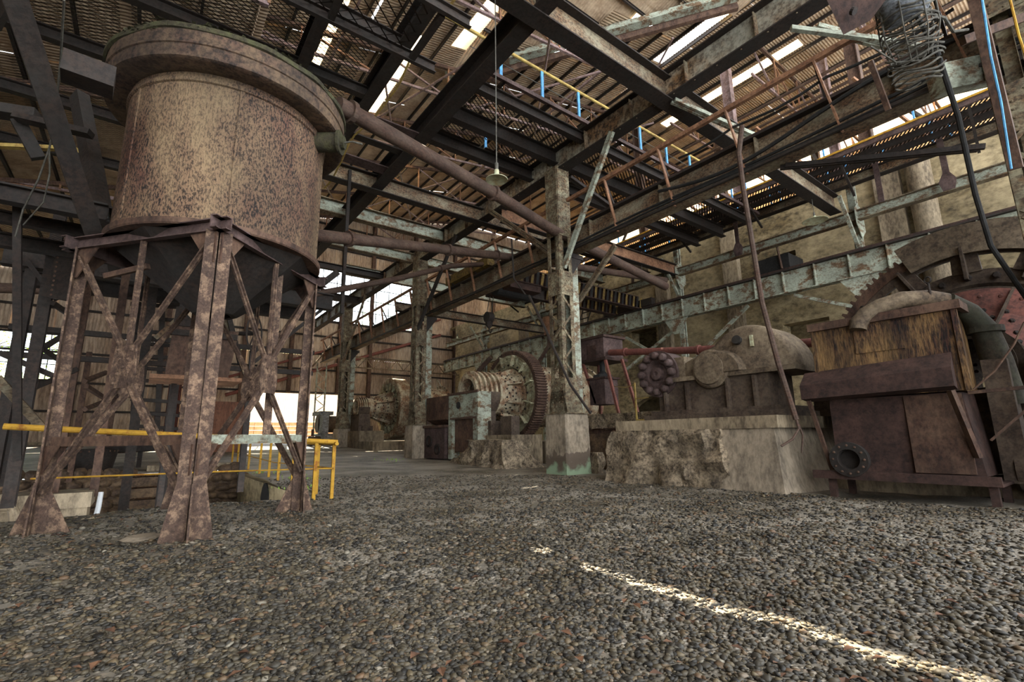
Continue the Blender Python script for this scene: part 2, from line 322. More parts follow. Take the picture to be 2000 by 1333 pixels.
# ---- pit walls
pit = struct('wall_pit', MB().b2(PX0-.5, PX1+.35, PY1, PY1+.5, PZ, gz(0, PY1)-.04), M['stone'])
MB().b2(PX1+.01, PX1+.35, PY0, PY1, PZ, -.03).build('side_wall', M['concw'], pit)
for i in range(11):                                            # arch opening's shade as a black patch and board marks of the side wall
    pass
MB().b2(PX1-.03, PX1+.02, 14.0, 14.9, -1.3, -.45).lathe((PX1+.02, 14.45, -.45), (-1, 0, 0), [(.0, .05), (.45, .05), (.45, 0)], 16).build('arch_shade_patch', M['black'], pit)
sx = PX0
k = 0
stone_me = []
for q in range(6):
    mm = MB(); r_ = random.Random(q)
    pts = []
    for (dx, dz) in ((-1, -.6), (-.5, -1), (.5, -.95), (1, -.5), (.95, .55), (.45, 1), (-.5, .95), (-1, .5)):
        pts.append((dx*r_.uniform(.8, 1.02), dz*r_.uniform(.8, 1.02)))
    mm.add([(a, 0, b) for a, b in pts]+[(a*.62, -.75*r_.uniform(.7, 1), b*.62) for a, b in pts]+[(0, -.95, 0)],
           [(i, (i+1) % 8, (i+1) % 8+8, i+8) for i in range(8)]+[(i+8, (i+1) % 8+8, 16) for i in range(8)])
    me = bpy.data.meshes.new('stone'); me.from_pydata(mm.v, [], mm.f); me.materials.append(M['stone']); me.polygons.foreach_set('use_smooth', [True]*len(me.polygons)); stone_me.append(me)
def stone(x, y, z, sx_, sz_, rot=0, par=pit, depth=.14):
    o = bpy.data.objects.new('stone', random.choice(stone_me)); C.objects.link(o); o.parent = par
    o.location = (x, y, z); o.scale = (sx_, depth, sz_); o.rotation_euler = (0, random.uniform(-.3, .3), rot)
z = PZ+.1; row = 0
while z < .12:
    h = random.uniform(.24, .32); x = -3.2 + (row % 2)*.15
    while x < PX1-.05:
        w_ = random.uniform(.15, .24)
        if not (-.15 < x < 1.0): stone(min(x+w_, PX1-.1), PY1, z+h/2+random.uniform(-.04, .04), w_*1.08, h*.6*random.uniform(.8, 1.1), 0, pit, .2)
        x += w_*1.85
    z += h*1.05; row += 1
for i in range(6):                                             # steps that climb out of the pit, covered in leaves
    MB().b2(-.15, 1.1, PY1-.35*(6-i)-.05, PY1-.35*(5-i), PZ, PZ+.3*(i+1)).build('step', M['stone'], pit)
m = MB()
for k in range(700):
    i = random.randint(0, 5); x = random.uniform(-.1, 1.05); y = PY1-.35*(6-i)+random.uniform(0, .33); z = PZ+.3*(i+1)+.015; s = random.uniform(.03, .07); a = random.random()*6.28; c, q = math.cos(a)*s, math.sin(a)*s
    m.add([(x-c, y-q, z), (x-q*.6, y+c*.6, z+s*.4), (x+c, y+q, z+.01), (x+q*.6, y-c*.6, z+s*.5)], [(0, 1, 2), (0, 2, 3)])
m.build('leaf_litter', M['brick'], pit, kind='stuff')
# ---- corrugated sheet meshes
_sh = {}
def sheet_mesh(length, width, matn, pitch=.15, amp=.024):
    key = (round(length, 2), round(width, 2), matn)
    if key in _sh: return _sh[key]
    n = max(2, int(width/pitch))*4; v = []; f = []
    for i in range(n+1):
        y = width*i/n; z = amp*math.sin(i*math.pi/2)
        v += [(0, y, z), (length, y, z)]
    for i in range(n): f.append((2*i, 2*i+1, 2*i+3, 2*i+2))
    me = bpy.data.meshes.new('sheet'); me.from_pydata(v, [], f); me.materials.append(M[matn])
    me.polygons.foreach_set('use_smooth', [True]*len(me.polygons)); _sh[key] = me; return me
def zmain(x): return 18.8+.22*x
def zleft(x): return 14.3+.22*x
def zflat(x): return 24.6
def zr2(y): return 21.77+.22*(18.9-y)
def valley(x): return 18.9-1.063*(x-13.5)
ceil = bpy.data.objects.new('ceiling', None); C.objects.link(ceil); ceil['kind'] = 'structure'
def rsheet(x, y, z, length, width, rot, matn='roof', name='roof_sheet'):
    o = bpy.data.objects.new(name, sheet_mesh(length, width, matn)); C.objects.link(o); o.parent = ceil
    o.location = (x, y, z+random.uniform(-.012, .012)); o.rotation_euler = rot; return o
Y0, Y1 = -9.0, 43.4
rows = list(np.linspace(Y0, Y1, 15))
def band(xa, xb, fn, sl, skip=None, mt='roof', ys_=rows, nm='roof_sheet'):
    for j in range(len(ys_)-1):
        y0, y1 = ys_[j], ys_[j+1]
        if skip and skip((xa+xb)/2, (y0+y1)/2): continue
        ln = (xb-xa)*math.sqrt(1+sl*sl)+.06
        rsheet(xa, y0+.0, fn(xa), ln, y1-y0, (0, -math.atan(sl), 0), mt, nm)
inr2 = lambda x, y: x > 11.3 and y < valley(x)-.5
for xa, xb in ((-.2, 3.1), (3.1, 4.3), (5.2, 6.3), (6.47, 8.4), (9.3, 10.6), (11.5, 12.9), (13.8, 17), (17, 20), (20, 22.3), (23.5, 26)): band(xa, xb, zmain, .22, inr2)
band(4.3, 5.2, zmain, .22, None, 'roof', [-5, 4, 15]); band(4.3, 5.2, zmain, .22, None, 'skylight', [15, 17, 19.2, 21.5, 24], 'skylight_sheet'); band(4.3, 5.2, zmain, .22, None, 'roof', [24, 33, 43.4])
band(8.4, 9.3, zmain, .22, None, 'roof', [-5, 7, 19]); band(8.4, 9.3, zmain, .22, None, 'skylight', [19, 21, 23.5, 26], 'skylight_sheet'); band(8.4, 9.3, zmain, .22, None, 'roof', [26, 34, 43.4])
band(10.6, 11.5, zmain, .22, None, 'roof', [-5, 5, 14.6]); band(10.6, 11.5, zmain, .22, None, 'skylight', [14.6, 16.6, 19], 'skylight_sheet'); band(10.6, 11.5, zmain, .22, None, 'roof', [19, 31, 43.4])  # skylight sheets here added over an open roof hole to stop direct sun
band(6.3, 6.47, zmain, .22, None, 'roof', [-9, -5, 3, 9.5, 15.6]); band(6.3, 6.47, zmain, .22, None, 'roof', [19.2, 27, 35, 43.4])
band(12.9, 13.8, zmain, .22, inr2, 'roof', [14, 18, 22, 26.5]); band(12.9, 13.8, zmain, .22, None, 'skylight', [26.5, 28.4, 30.4, 32.5, 35, 37, 39.6], 'skylight_sheet'); band(12.9, 13.8, zmain, .22, None, 'roof', [39.6, 43.4])
band(22.3, 23.5, zmain, .22, None, 'skylight', [9.6, 11.3], 'skylight_sheet'); band(22.3, 22.6, zmain, .22, None, 'roof', [11.3, 15.2]); band(22.3, 23.5, zmain, .22, None, 'roof', [15.2, 22, 29, 36, 43.4])
for xa, xb in ((-16, -12.2), (-12.2, -8.4), (-8.4, -4.6), (-4.6, -1.4), (-1.4, 1.7)): band(xa, xb, zleft, .22, None, 'roof', [-9, -4, 1, 6, 11, 15, 20, 25, 31, 37, 43.4])
band(38, 45, zflat, 0, None, 'skylight', [1, 8, 15, 22, 29, 36, 43.4], 'skylight_sheet')  # all translucent, added to let more daylight into the middle of the nave
for xa, xb in ((26, 29.2), (30, 33.6), (33.6, 38)): band(xa, xb, zflat, 0, None, 'roof', [1, 5, 9, 13.5, 18, 23, 30, 37, 43.4])
band(29.2, 30, zflat, 0, None, 'roof', [1, 9.5]); band(29.2, 30, zflat, 0, None, 'skylight', [9.5, 11.2, 13, 15, 17.2, 19.4], 'skylight_sheet'); band(29.2, 30, zflat, 0, None, 'roof', [19.4, 31, 43.4])
band(33.4, 33.6, zflat+0 if False else (lambda x: 24.45), 0, None, 'skylight', [6, 11, 17], 'skylight_sheet')
for i, x in enumerate(np.arange(11.0, 26, 2.5)):               # the crossing roof, its corrugation runs the other way
    yv = valley(x+1.25)+.9; y = -9.0
    while y < yv-.4:
        ln = min(4.4, yv-y); o = rsheet(x+2.5, y, zr2(y), ln*1.024, 2.5, (0, 0, 0)); o.rotation_euler = Matrix.Rotation(math.pi/2, 3, 'Z').to_euler()
        o.matrix_local = Matrix.Translation((x+2.5, y, zr2(y))) @ Matrix.Rotation(math.pi/2, 4, 'Z') @ Matrix.Rotation(math.atan(.22), 4, 'Y'); y += 4.3
p0 = V((11.5, valley(11.5), zmain(11.5)-.25)); p1 = V((22.3, valley(22.3), zmain(22.3)-.25))
MB().bar(p0, p1, .5, .3).build('valley_gutter', M['green'], ceil)
MB().bar(p0+V((.3, .3, -.3)), p1+V((.3, .3, -.3)), .25, .35).build('valley_beam', M['brown'], ceil)
# purlins along the nave, one object each
for x in np.arange(.6, 26, 1.35):
    y0 = max(8.1, valley(x)+.3) if x > 11.3 else -4.9
    MB().ch((x, y0, zmain(x)-.13), (x, Y1, zmain(x)-.13), .2, .08, .02).build('purlin', M['dbeam'], ceil)
for x in np.arange(-15, 1.4, 1.5): MB().ch((x, -4.9, zleft(x)-.13), (x, Y1, zleft(x)-.13), .2, .08, .02).build('purlin', M['dbeam'], ceil)
for x in np.arange(27, 45, 1.6): MB().ch((x, 1.1, zflat(x)-.13), (x, Y1, zflat(x)-.13), .2, .08, .02).build('purlin', M['dbeam'], ceil)
for y in np.arange(-3, 19, 1.6): MB().ch((11.2, y, zr2(y)-.13), (min(26, 13.5+(18.9-y)/1.063), y, zr2(y)-.13), .2, .08, .02).build('purlin', M['dbeam'], ceil)
# roof trusses across the nave: chords and web members are sub-parts of each truss
def truss(y, xa, xb, top, bot, n, matc='mauve'):
    t = bpy.data.objects.new('roof_truss', None); C.objects.link(t); t.parent = ceil; t.location = (xa, y, top(xa))
    MB().bar((xa, y, top(xa)-.38), (xb, y, top(xb)-.38), .16, .2).build('top_chord', M['brown'], t)
    MB().bar((xa, y, bot(xa)), (xb, y, bot(xb)), .12, .12).build('bottom_chord', M[matc], t)
    X = np.linspace(xa, xb, n+1)
    for i in range(n):
        a, b = X[i], X[i+1]
        MB().bar((a, y+.05, top(a)-.4), (b, y+.05, bot(b)), .09, .09).build('web_strut', M['tan' if i % 2 else 'mauve'], t)
        MB().bar((b, y-.05, top(b)-.4), (b, y-.05, bot(b)), .08, .08).build('web_post', M['tan'], t)
    for i in range(1, n, 2):
        q = MB(); x = X[i]; q.b2(x-.22, x+.22, y-.02, y+.02, bot(x)-.15, bot(x)+.3); q.build('gusset', M['brown'], t)
    return t
for y in (20.2, 25.8, 31.4, 37, 42.3): truss(y, 0, 26, zmain, lambda x: 17.6+.13*x, 7)
truss(14.5, 0, 17.5, zmain, lambda x: 17.6+.13*x, 5)
truss(8.5, 0, 11.2, zmain, lambda x: 17.6+.13*x, 3)
for y in (13, 21, 29, 37): truss(y, -16, 1.5, zleft, lambda x: 12.9+.05*x, 6)
for y in (6, 11, 16.5, 22, 28): truss(y, 26, 45, zflat, lambda x: 21.6, 6)
# diagonal wind bracing under the roof
for k, (a, b) in enumerate([((11, 11.5, 17.5), (17, 20, 19)), ((17, 12.5, 18.8), (11, 21, 18.2)), ((7.6, 20.2, 18.6), (11, 26.7, 19)), ((11, 16.4, 19), (7.5, 26.7, 18.6)), ((11, 26.7, 19), (17, 37, 19.8)), ((17, 26.7, 19.8), (11, 37.3, 19)), ((17, 16.4, 19.8), (24, 26.7, 20.7)), ((24, 16.4, 20.7), (17, 26.7, 19.8)), ((5, 26.7, 18.3), (11, 37.3, 19)), ((19, 11.5, 20.5), (25, 21, 21))]):
    MB().tube(a, b, .06, 6).build('wind_brace', M['mauve'], ceil)
for x in (5, 11, 17, 23): MB().bar((x, 11.5 if x < 12 else 14, 17.5+.13*x), (x, 43, 17.5+.13*x), .1, .12).build('tie_runner', M['mauve'], ceil)
# step wall between the two roofs
for j in range(12):
    y = -4+j*3.93; o = bpy.data.objects.new('step_sheet', sheet_mesh(4.3, 3.93, 'wallsheet')); C.objects.link(o); o.parent = ceil; o.matrix_local = Matrix.Translation((1.5, y, 14.55)) @ Matrix.Rotation(-math.pi/2, 4, 'Y')
wl = struct('wall_left', MB().b2(-16.3, -16, -9, 43.5, -.3, 1.2), M['conc'])
for j in range(13):
    o = bpy.data.objects.new('wall_sheet', sheet_mesh(9.7, 4.04, 'wallsheet', .2, .035)); C.objects.link(o); o.parent = wl; o.matrix_local = Matrix.Translation((-16, -9+4.04*j, 1.2)) @ Matrix.Rotation(-math.pi/2, 4, 'Y')
# ---- far wall
WY = 43.5
def wsheet(par, xa, xb, za, zb, sl=0, y=WY, mt='wallsheet'):
    n = max(2, int((xb-xa)/.2))*4; v = []; f = []; jt = random.uniform(-.02, .02)
    for i in range(n+1):
        x = (xb-xa)*i/n; q = .035*math.sin(i*math.pi/2)+jt
        v += [(x, q, 0), (x, q, zb-za+sl*x)]
    for i in range(n): f.append((2*i, 2*i+2, 2*i+3, 2*i+1))
    me = bpy.data.meshes.new('sheet'); me.from_pydata(v, [], f); me.materials.append(M[mt]); me.polygons.foreach_set('use_smooth', [True]*len(f))
    o = bpy.data.objects.new('wall_sheet', me); C.objects.link(o); o.parent = par; o.location = (xa, y, za); return o
wf = struct('wall_far', MB().b2(-16, 5.8, WY+.05, WY+.3, .4, 1.5).b2(15.8, 45, WY+.05, WY+.3, .4, 1.6), M['conc'])
def fill(xa, xb, za, zb, sl=0, w_=2.0):
    n = max(1, round((xb-xa)/w_))
    for i in range(n):
        a = xa+(xb-xa)*i/n; b = xa+(xb-xa)*(i+1)/n
        wsheet(wf, a, b+.04, za, zb+sl*(a-xa), sl)
fill(-16, -9.6, 1.2, 8.3); fill(-9.6, -4.2, 1.2, 5.1); fill(-4.2, 5.9, 1.2, 8.3); fill(-16, 2.6, 8.3, 10.8, .22); fill(5.9, 14.2, 4.95, 8.3); fill(14.2, 15.7, 4.6, 8.3)
fill(15.7, 45, 1.2, 8.3, 0, 2.6); fill(2.6, 20.4, 8.3, 11.5); fill(20.4, 45, 8.3, 13, 0, 3); fill(2.6, 20.4, 16.45, 19.35, .22); fill(20.4, 45, 13, 24.6, 0, 3)
fill(1.5, 2.6, 10.8+.22*18, 19.2); fill(-4.2, 2.6, 10.8, 13.3, .22)
for z in (3.1, 5.0, 7.0, 8.4, 10.0, 11.4, 16.5, 18.4, 20.6):
    x0 = -16 if z < 11.4 else 1.6
    if z in (3.1,): MB().b2(-16, 5.8, WY-.2, WY-.05, z, z+.14).build('girt', M['dbeam'], wf); x0 = 15.8
    MB().b2(x0, 40, WY-.2, WY-.05, z, z+.14).build('girt', M['dbeam'], wf)
for x in (-13, -9.8, -4.1, .6, 5.7, 9.2, 13.2, 16, 20.4, 25, 30): MB().ib((x, WY-.35, (1 if x < 5.8 or x > 15.8 else 5)), (x, WY-.35, 13 if x < 1.5 else 18.5+.2*min(x, 26)), .3, .3, .02, .03, (0, 1, 0)).build('wall_post', M['brown'], wf)
def win(name, xa, xb, za, zb, nx, nz, y=WY):
    m = MB(); wx, wz = (xb-xa)/nx, (zb-za)/nz
    m.b2(xa-.1, xb+.1, y-.08, y+.08, za-.12, za).b2(xa-.1, xb+.1, y-.08, y+.08, zb, zb+.12)
    W = struct(name, m, M['dbeam'])
    for i in range(nx+1): MB().b2(xa+i*wx-.025, xa+i*wx+.025, y-.04, y+.04, za, zb).build('mullion', M['dbeam'], W)
    for j in range(1, nz): MB().b2(xa, xb, y-.045, y+.045, za+j*wz-.025, za+j*wz+.025).build('glazing_bar', M['dbeam'], W)
    me = MB().b2(.03, wx-.03, -.004, .004, .03, wz-.03)
    mesh = bpy.data.meshes.new('pane'); mesh.from_pydata(me.v, [], me.f); mesh.materials.append(M['glass'])
    for i in range(nx):
        for j in range(nz):
            if (i*7+j*5) % 9 == 0: continue                  # broken panes, as in the photograph
            o = bpy.data.objects.new('pane', mesh); C.objects.link(o); o.parent = W; o.location = (xa+i*wx, y, za+j*wz)
    return W
win('window_1', 2.7, 20.3, 11.6, 16.35, 14, 4); win('window_2', -9.5, -4.3, 5.25, 8.2, 4, 3)
# ---- concrete wall on the right with its openings
def holed(x0, x1, ya, yb, za, zb, holes):
    Y = sorted({ya, yb, *[h[0] for h in holes], *[h[1] for h in holes]}); Z = sorted({za, zb, *[h[2] for h in holes], *[h[3] for h in holes]}); m = MB()
    for i in range(len(Y)-1):
        for j in range(len(Z)-1):
            cy_, cz_ = (Y[i]+Y[i+1])/2, (Z[j]+Z[j+1])/2
            if not any(h[0] < cy_ < h[1] and h[2] < cz_ < h[3] for h in holes): m.b2(x0, x1, Y[i], Y[i+1], Z[j], Z[j+1])
    return m
wr = struct('wall_right', holed(24, 24.8, -3, 41.2, -.3, 12.1, [(17.4, 19.3, 6.2, 7.5), (15.2, 19.9, -.3, 3.4), (8.2, 10.2, 4.2, 6.2), (9.2, 10.6, 8.1, 9.7), (26.5, 28, 3.5, 6)]), M['concw'])
MB().b2(24.8, 31, -3, 41, -.4, -.3).b2(30.8, 31, -3, 41, -.3, 12).b2(24.8, 30.8, -3, 41, 11.9, 12).build('back_room', M['concw'], wr)
m = MB()                                                       # arch over the low opening
for i in range(12):
    a0, a1 = math.pi*i/12, math.pi*(i+1)/12; cyy = 17.55
    m.add([(23.98, cyy+2.35*math.cos(a), 3.4-1.5+1.5*math.sin(a)) for a in (a0, a1)]+[(23.98, cyy+2.35*math.cos(a), 3.42) for a in (a1, a0)]+[(24.5, cyy+2.35*math.cos(a), 3.4-1.5+1.5*math.sin(a)) for a in (a0, a1)]+[(24.5, cyy+2.35*math.cos(a), 3.42) for a in (a1, a0)], [(0, 1, 2, 3), (4, 7, 6, 5), (0, 4, 5, 1)])
m.build('arch_head', M['concw'], wr)
for y, wd, zt in ((5.3, .9, 12.1), (12.3, .8, 12.1), (16.6, .8, 10.6), (23.5, .9, 10.6), (30, .9, 10.6), (36, .9, 10.6)): MB().b2(23.65, 24, y-wd/2, y+wd/2, gz(20, y), zt).build('pilaster', M['conc'], wr)
MB().tube((23.75, 4.25, 3), (23.75, 4.25, 12), .42, 20).build('round_pier', M['conc'], wr, smooth=True)
MB().b2(23.4, 24, 23, 40, 3.9, 4.2).b2(23.7, 24, -3, 41, 8.3, 8.5).build('ledge', M['conc'], wr)
struct('wall_upper', MB().b2(24.4, 45, -3, 43, 12.1, 12.3), M['concw'])
wu = struct('wall_rear', MB().b2(45, 45.3, -3, 43.4, 12, 13.4), M['concw'])
for j in range(11):
    o = bpy.data.objects.new('wall_sheet', sheet_mesh(11.3, 4.2, 'wallsheet', .2, .035)); C.objects.link(o); o.parent = wu; o.matrix_local = Matrix.Translation((45, -3+4.2*j, 13.4)) @ Matrix.Rotation(-math.pi/2, 4, 'Y')
# ---- outside: annexe, hill, trees, ground
an_ = thing('annexe_building', (10, 56, 1.4), 'low white corrugated annexe with a red edged roof seen through the far doorway', 'building')
for i in range(9): wsheet(an_, 4+i*2.2-10, 4+(i+1)*2.2-10, 1.7, 5.4, 0, 0, 'white').name = 'wall_sheet'
for o in an_.children: o.location.z = 1.7
for r in range(4):
    for c_ in range(24): MB().b2(4+c_*.82, 4+c_*.82+.78, 55.6-.02*r, 56, 1.3+r*.42, 1.3+r*.42+.39).build('tile', M['tile'], an_)
MB().bar((3.6, 55.3, 6.3), (13.5, 55.3, 8.3), .3, .2).bar((13.5, 55.3, 8.3), (24, 55.3, 6.4), .3, .2).build('roof_edge', M['redpipe'], an_)
MB().add([(3.6, 56, 7.05), (24, 56, 7.05), (24, 56, 6.3), (13.5, 56, 8.3), (3.6, 56, 6.3)], [(0, 3, 4)]).b2(4, 23.6, 56, 56.1, 5.4, 6.5).build('gable', M['white'], an_)
m = MB(); hx = np.linspace(-60, 120, 50)
for i, x in enumerate(hx):
    for j in range(8):
        t = j/7; m.v.append((x, 75+t*40, 0+t*(20+14*mn.noise(V((x*.03, 0, 0)))+.25*max(0, x-20))+2.5*mn.noise(V((x*.2, t*6, 3)))))
for i in range(49):
    for j in range(7): m.f.append((i*8+j, (i+1)*8+j, (i+1)*8+j+1, i*8+j+1))
struct('hills', m, M['hill'], smooth=True)
def tree(x, y, z, h, r, label, n=2600, seed=1):
    t = thing('tree', (x, y, z), label, 'tree', None); q = random.Random(seed)
    m = MB(); m.path([(x, y, z), (x+.1, y, z+h*.4), (x-.1, y, z+h*.8)], [.12, .09, .04], 6)
    for i in range(9):
        a = q.random()*6.28; zz = z+h*q.uniform(.25, .8); m.path([(x, y, zz), (x+math.cos(a)*r*.5, y+math.sin(a)*r*.5, zz+r*.3), (x+math.cos(a)*r*.9, y+math.sin(a)*r*.9, zz+r*.4)], [.05, .03, .015], 5)
    m.build('trunk', M['brown'], t); m = MB()
    for i in range(n):
        a = q.random()*6.28; u = q.random()**.5*r; zz = z+h*(.2+.8*q.random()); c = V((x+math.cos(a)*u, y+math.sin(a)*u, zz+q.uniform(-.3, .3))); s = q.uniform(.07, .16)
        d = V((q.uniform(-1, 1), q.uniform(-1, 1), q.uniform(-.6, .6))).normalized(); e = d.cross(V((0, 0, 1))).normalized()
        m.add([c-d*s, c-e*s*.5, c+d*s, c+e*s*.5], [(0, 1, 2, 3)])
    m.build('foliage', M['leaf'], t, kind='stuff')
tree(-9.6, 50, .6, 9.5, 2.0, 'slender bright green tree outside the low left window, nearer the left frame', 2200, 2)
tree(-4.9, 48.5, .6, 9, 2.2, 'leafy bright green tree outside the low left window, right of its neighbour', 3000, 3)
tree(23, 58, gz(0, 58), 17, 3.5, 'dark green tree on the slope seen through the high glazed band', 2500, 4)
# ================================================================== STEEL FRAME
CX = 10.3
def pedestal(x, y, z0, z1, w_, label, stain=False):
    m = MB(); h = w_/2; c = .06
    prof = [(-h+c, -h), (h-c, -h), (h, -h+c), (h, h-c), (h-c, h), (-h+c, h), (-h, h-c), (-h, -h+c)]
    n = 8; k = 7
    for j in range(k+1):
        z = z0+(z1-z0)*j/k; f = 1+.03*(1-j/k); f = f*.96 if j == k else f
        m.v += [(x+a*f+.012*math.sin(j*2.1+i), y+b*f+.012*math.cos(j*1.7+i*2), z) for i, (a, b) in enumerate(prof)]
    for j in range(k):
        for i in range(n): m.f.append((j*n+i, j*n+(i+1) % n, (j+1)*n+(i+1) % n, (j+1)*n+i))
    m.f.append(tuple(k*n+i for i in range(n)))
    return one('concrete_pedestal', m, stain or M['ped'], label, 'pedestal', 'pedestals under the nave columns')
# pedestal material with a green mineral stain rising from its foot
def stained():
    m = M['ped'].copy(); m.name = 'pedestal_green_foot'; N = m.node_tree.nodes; K = m.node_tree.links; b = N['Principled BSDF']
    src = b.inputs['Base Color'].links[0].from_socket; g = N.new('ShaderNodeNewGeometry'); s = N.new('ShaderNodeSeparateXYZ'); K.new(g.outputs['Position'], s.inputs[0])
    n = N.new('ShaderNodeTexNoise'); n.inputs['Scale'].default_value = 3.2; n.inputs['Detail'].default_value = 5; K.new(g.outputs['Position'], n.inputs['Vector'])
    for lo, hi, col in ((.56, .5, (92, 80, 68)), (.24, .06, (132, 150, 122))):
        a = N.new('ShaderNodeMath'); a.operation = 'MULTIPLY_ADD'; K.new(n.outputs[0], a.inputs[0]); a.inputs[1].default_value = -1.1; K.new(s.outputs[2], a.inputs[2])
        r = N.new('ShaderNodeMapRange'); r.inputs[1].default_value = lo-.5; r.inputs[2].default_value = hi-.5; K.new(a.outputs[0], r.inputs[0])
        x = N.new('ShaderNodeMix'); x.data_type = 'RGBA'; K.new(r.outputs[0], x.inputs[0]); K.new(src, x.inputs[6]); x.inputs[7].default_value = L(col); src = x.outputs[2]
    K.new(src, b.inputs['Base Color']); return m
pedestal(CX+.12, 11.05, -.05, 1.78, .98, 'tall concrete pedestal with a green stained foot, under the nearest full column', stained())
pedestal(CX+.1, 21.3, .15, 1.72, .95, 'concrete pedestal beside the rusty feed box, under the second nave column')
pedestal(CX+.1, 32.4, .5, 1.78, .95, 'pale concrete pedestal in front of the furthest ball mill')
def column(y, z0, z1, label, full=True, w_=.52, d=.56, x=CX):
    t = thing('steel_column', (x, y, z0), label, 'column', 'riveted lattice columns of the nave')
    for sx_ in (-1, 1):
        for sy in (-1, 1):
            m = MB(); m.an((x+sx_*w_/2, y+sy*d/2, z0), (x+sx_*w_/2, y+sy*d/2, z1), .14, .018, (0, 1, 0), 1, 1)
            # angle legs pointing inwards
            mm = MB(); mm.bar((x+sx_*(w_/2-.07), y+sy*d/2, z0), (x+sx_*(w_/2-.07), y+sy*d/2, z1), .14, .022, (0, 1, 0))
            mm.bar((x+sx_*w_/2, y+sy*(d/2-.07), z0), (x+sx_*w_/2, y+sy*(d/2-.07), z1), .022, .14, (0, 1, 0)); mm.build('corner_angle', M['col'], t)
    MB().ib((x, y, z0), (x, y, z1), .22, .18, .016, .02, (1, 0, 0)).build('core_joist', M['col'], t)
    z = z0+1.15; k = 0; top = min(z1, 5.5)
    while z < top:                                             # lacing bars on the two faces seen
        for (pa, pb, up) in (((x-w_/2-.02, y-d/2+.05), (x-w_/2-.02, y+d/2-.05), (1, 0, 0)), ((x-w_/2+.05, y-d/2-.02), (x+w_/2-.05, y-d/2-.02), (0, 1, 0))):
            a, b = (pa, pb) if k % 2 else (pb, pa)
            MB().bar((a[0], a[1], z), (b[0], b[1], z+.46), .07, .016, up).build('lacing_bar', M['col'], t)
        z += .52; k += 1
    m = MB(); r = MB()
    for za, zb in ((z0, z0+1.1), (5.5, 6.3), (7.5, z1)):
        if za >= z1: continue
        m.b2(x-w_/2-.03, x-w_/2-.012, y-d/2, y+d/2, za, zb).b2(x-w_/2, x+w_/2, y-d/2-.03, y-d/2-.012, za, zb)
        zz = za+.08
        while zz < zb-.04:
            for q in (-.22, -.08, .08, .22):
                r.rivet((x-w_/2-.03, y+q, zz), (-1, 0, 0), .022, .018); r.rivet((x+q*.95, y-d/2-.03, zz), (0, -1, 0), .022, .018)
            zz += .14
    m.build('cover_plate', M['col'], t); r.build('rivets', M['col'], t, kind='stuff')
    m = MB()                                                   # flared foot gussets
    for s in (-1, 1):
        m.poly([(x-.25, y+s*.3, z0), (x+.5, y+s*.3, z0), (x+.26, y+s*.3, z0+.95), (x-.25, y+s*.3, z0+.95)], .02, (0, s, 0))
        m.poly([(x-.26, y-.42, z0), (x-.26, y+.42, z0), (x-.28, y+.28, z0+.7), (x-.28, y-.28, z0+.7)], .02, (-1, 0, 0))
    m.box((x+.1, y, z0+.015), .95, .95, .03); m.build('foot_plate', M['col'], t)
    # outer leg that carries the crane girder
    m = MB()
    m.ib((x+.48, y, z0), (x+.48, y, 7.0), .36, .3, .02, .025, (0, 1, 0)); m.build('crane_leg', M['green'], t)
    m = MB(); m.b2(x+.2, x+.85, y-.25, y+.25, 6.86, 7.02); m.poly([(x+.3, y-.2, 6.2), (x+.8, y-.2, 6.86), (x+.3, y-.2, 6.86)], .02, (0, -1, 0)); m.build('bracket', M['dbeam'], t)
    return t
column(11.0, 1.76, 9.95, 'nearest full lattice column, pale green flanges, on the green footed pedestal')
column(21.25, 1.7, 9.95, 'second lattice column, olive, rising beside the rusty feed box')
column(32.3, 1.76, 9.95, 'third lattice column, in front of the furthest ball mill')
column(.5, -.02, 10, 'dark rusty column at the upper right edge, tangled in cables')
# long roof girder over the columns
def rivrow(m, a, b, nrm, st=.25, r=.022):
    a = V(a); b = V(b); n = int((b-a).length/st)
    for i in range(n+1): m.rivet(a+(b-a)*(i/n), nrm, r, .014)
def beam(a, b, h, w_, label, matn='beam', name='steel_beam', group=None, riv=True):
    a = V(a); b = V(b); t = thing(name, a, label, 'beam', group)
    MB().bar(a, b, .022, h-.06).build('web', M[matn], t); o = V((0, 0, h/2-.02)); fm = 'dbeam' if matn != 'green' else 'beam'
    MB().bar(a+o, b+o, w_, .035).build('flange', M[fm], t); MB().bar(a-o, b-o, w_, .035).build('flange', M[fm], t)
    return t
t = beam((CX, -1.5, 10.28), (CX, 43.2, 10.28), .82, .42, 'long riveted girder running over the column heads down the nave', 'rg', 'roof_girder')
r = MB(); rivrow(r, (CX-.15, -1, 9.86), (CX-.15, 42, 9.86), (0, 0, -1), .6); r.build('rivets', M['beam'], t, kind='stuff')
m = MB()
for y in np.arange(.5, 43, 1.8): m.b2(CX-.16, CX-.01, y-.012, y+.012, 9.95, 10.6)
m.build('web_stiffeners', M['beam'], t, kind='stuff')
# beams along the nave on the left
beam((5.75, 3.5, 10.2), (5.75, 30, 10.2), .62, .4, 'dark double girder left of the sky gap, right of the mesh walkway', 'dbeam')
beam((3.85, 6.2, 10.2), (3.85, 36, 10.2), .5, .3, 'dark girder left of the sky gap, edging the overhead mesh floor', 'dbeam')
beam((2.1, 7.5, 10.15), (2.1, 24, 10.15), .5, .25, 'dark beam under the overhead mesh floor, above the tank rim', 'dbeam')
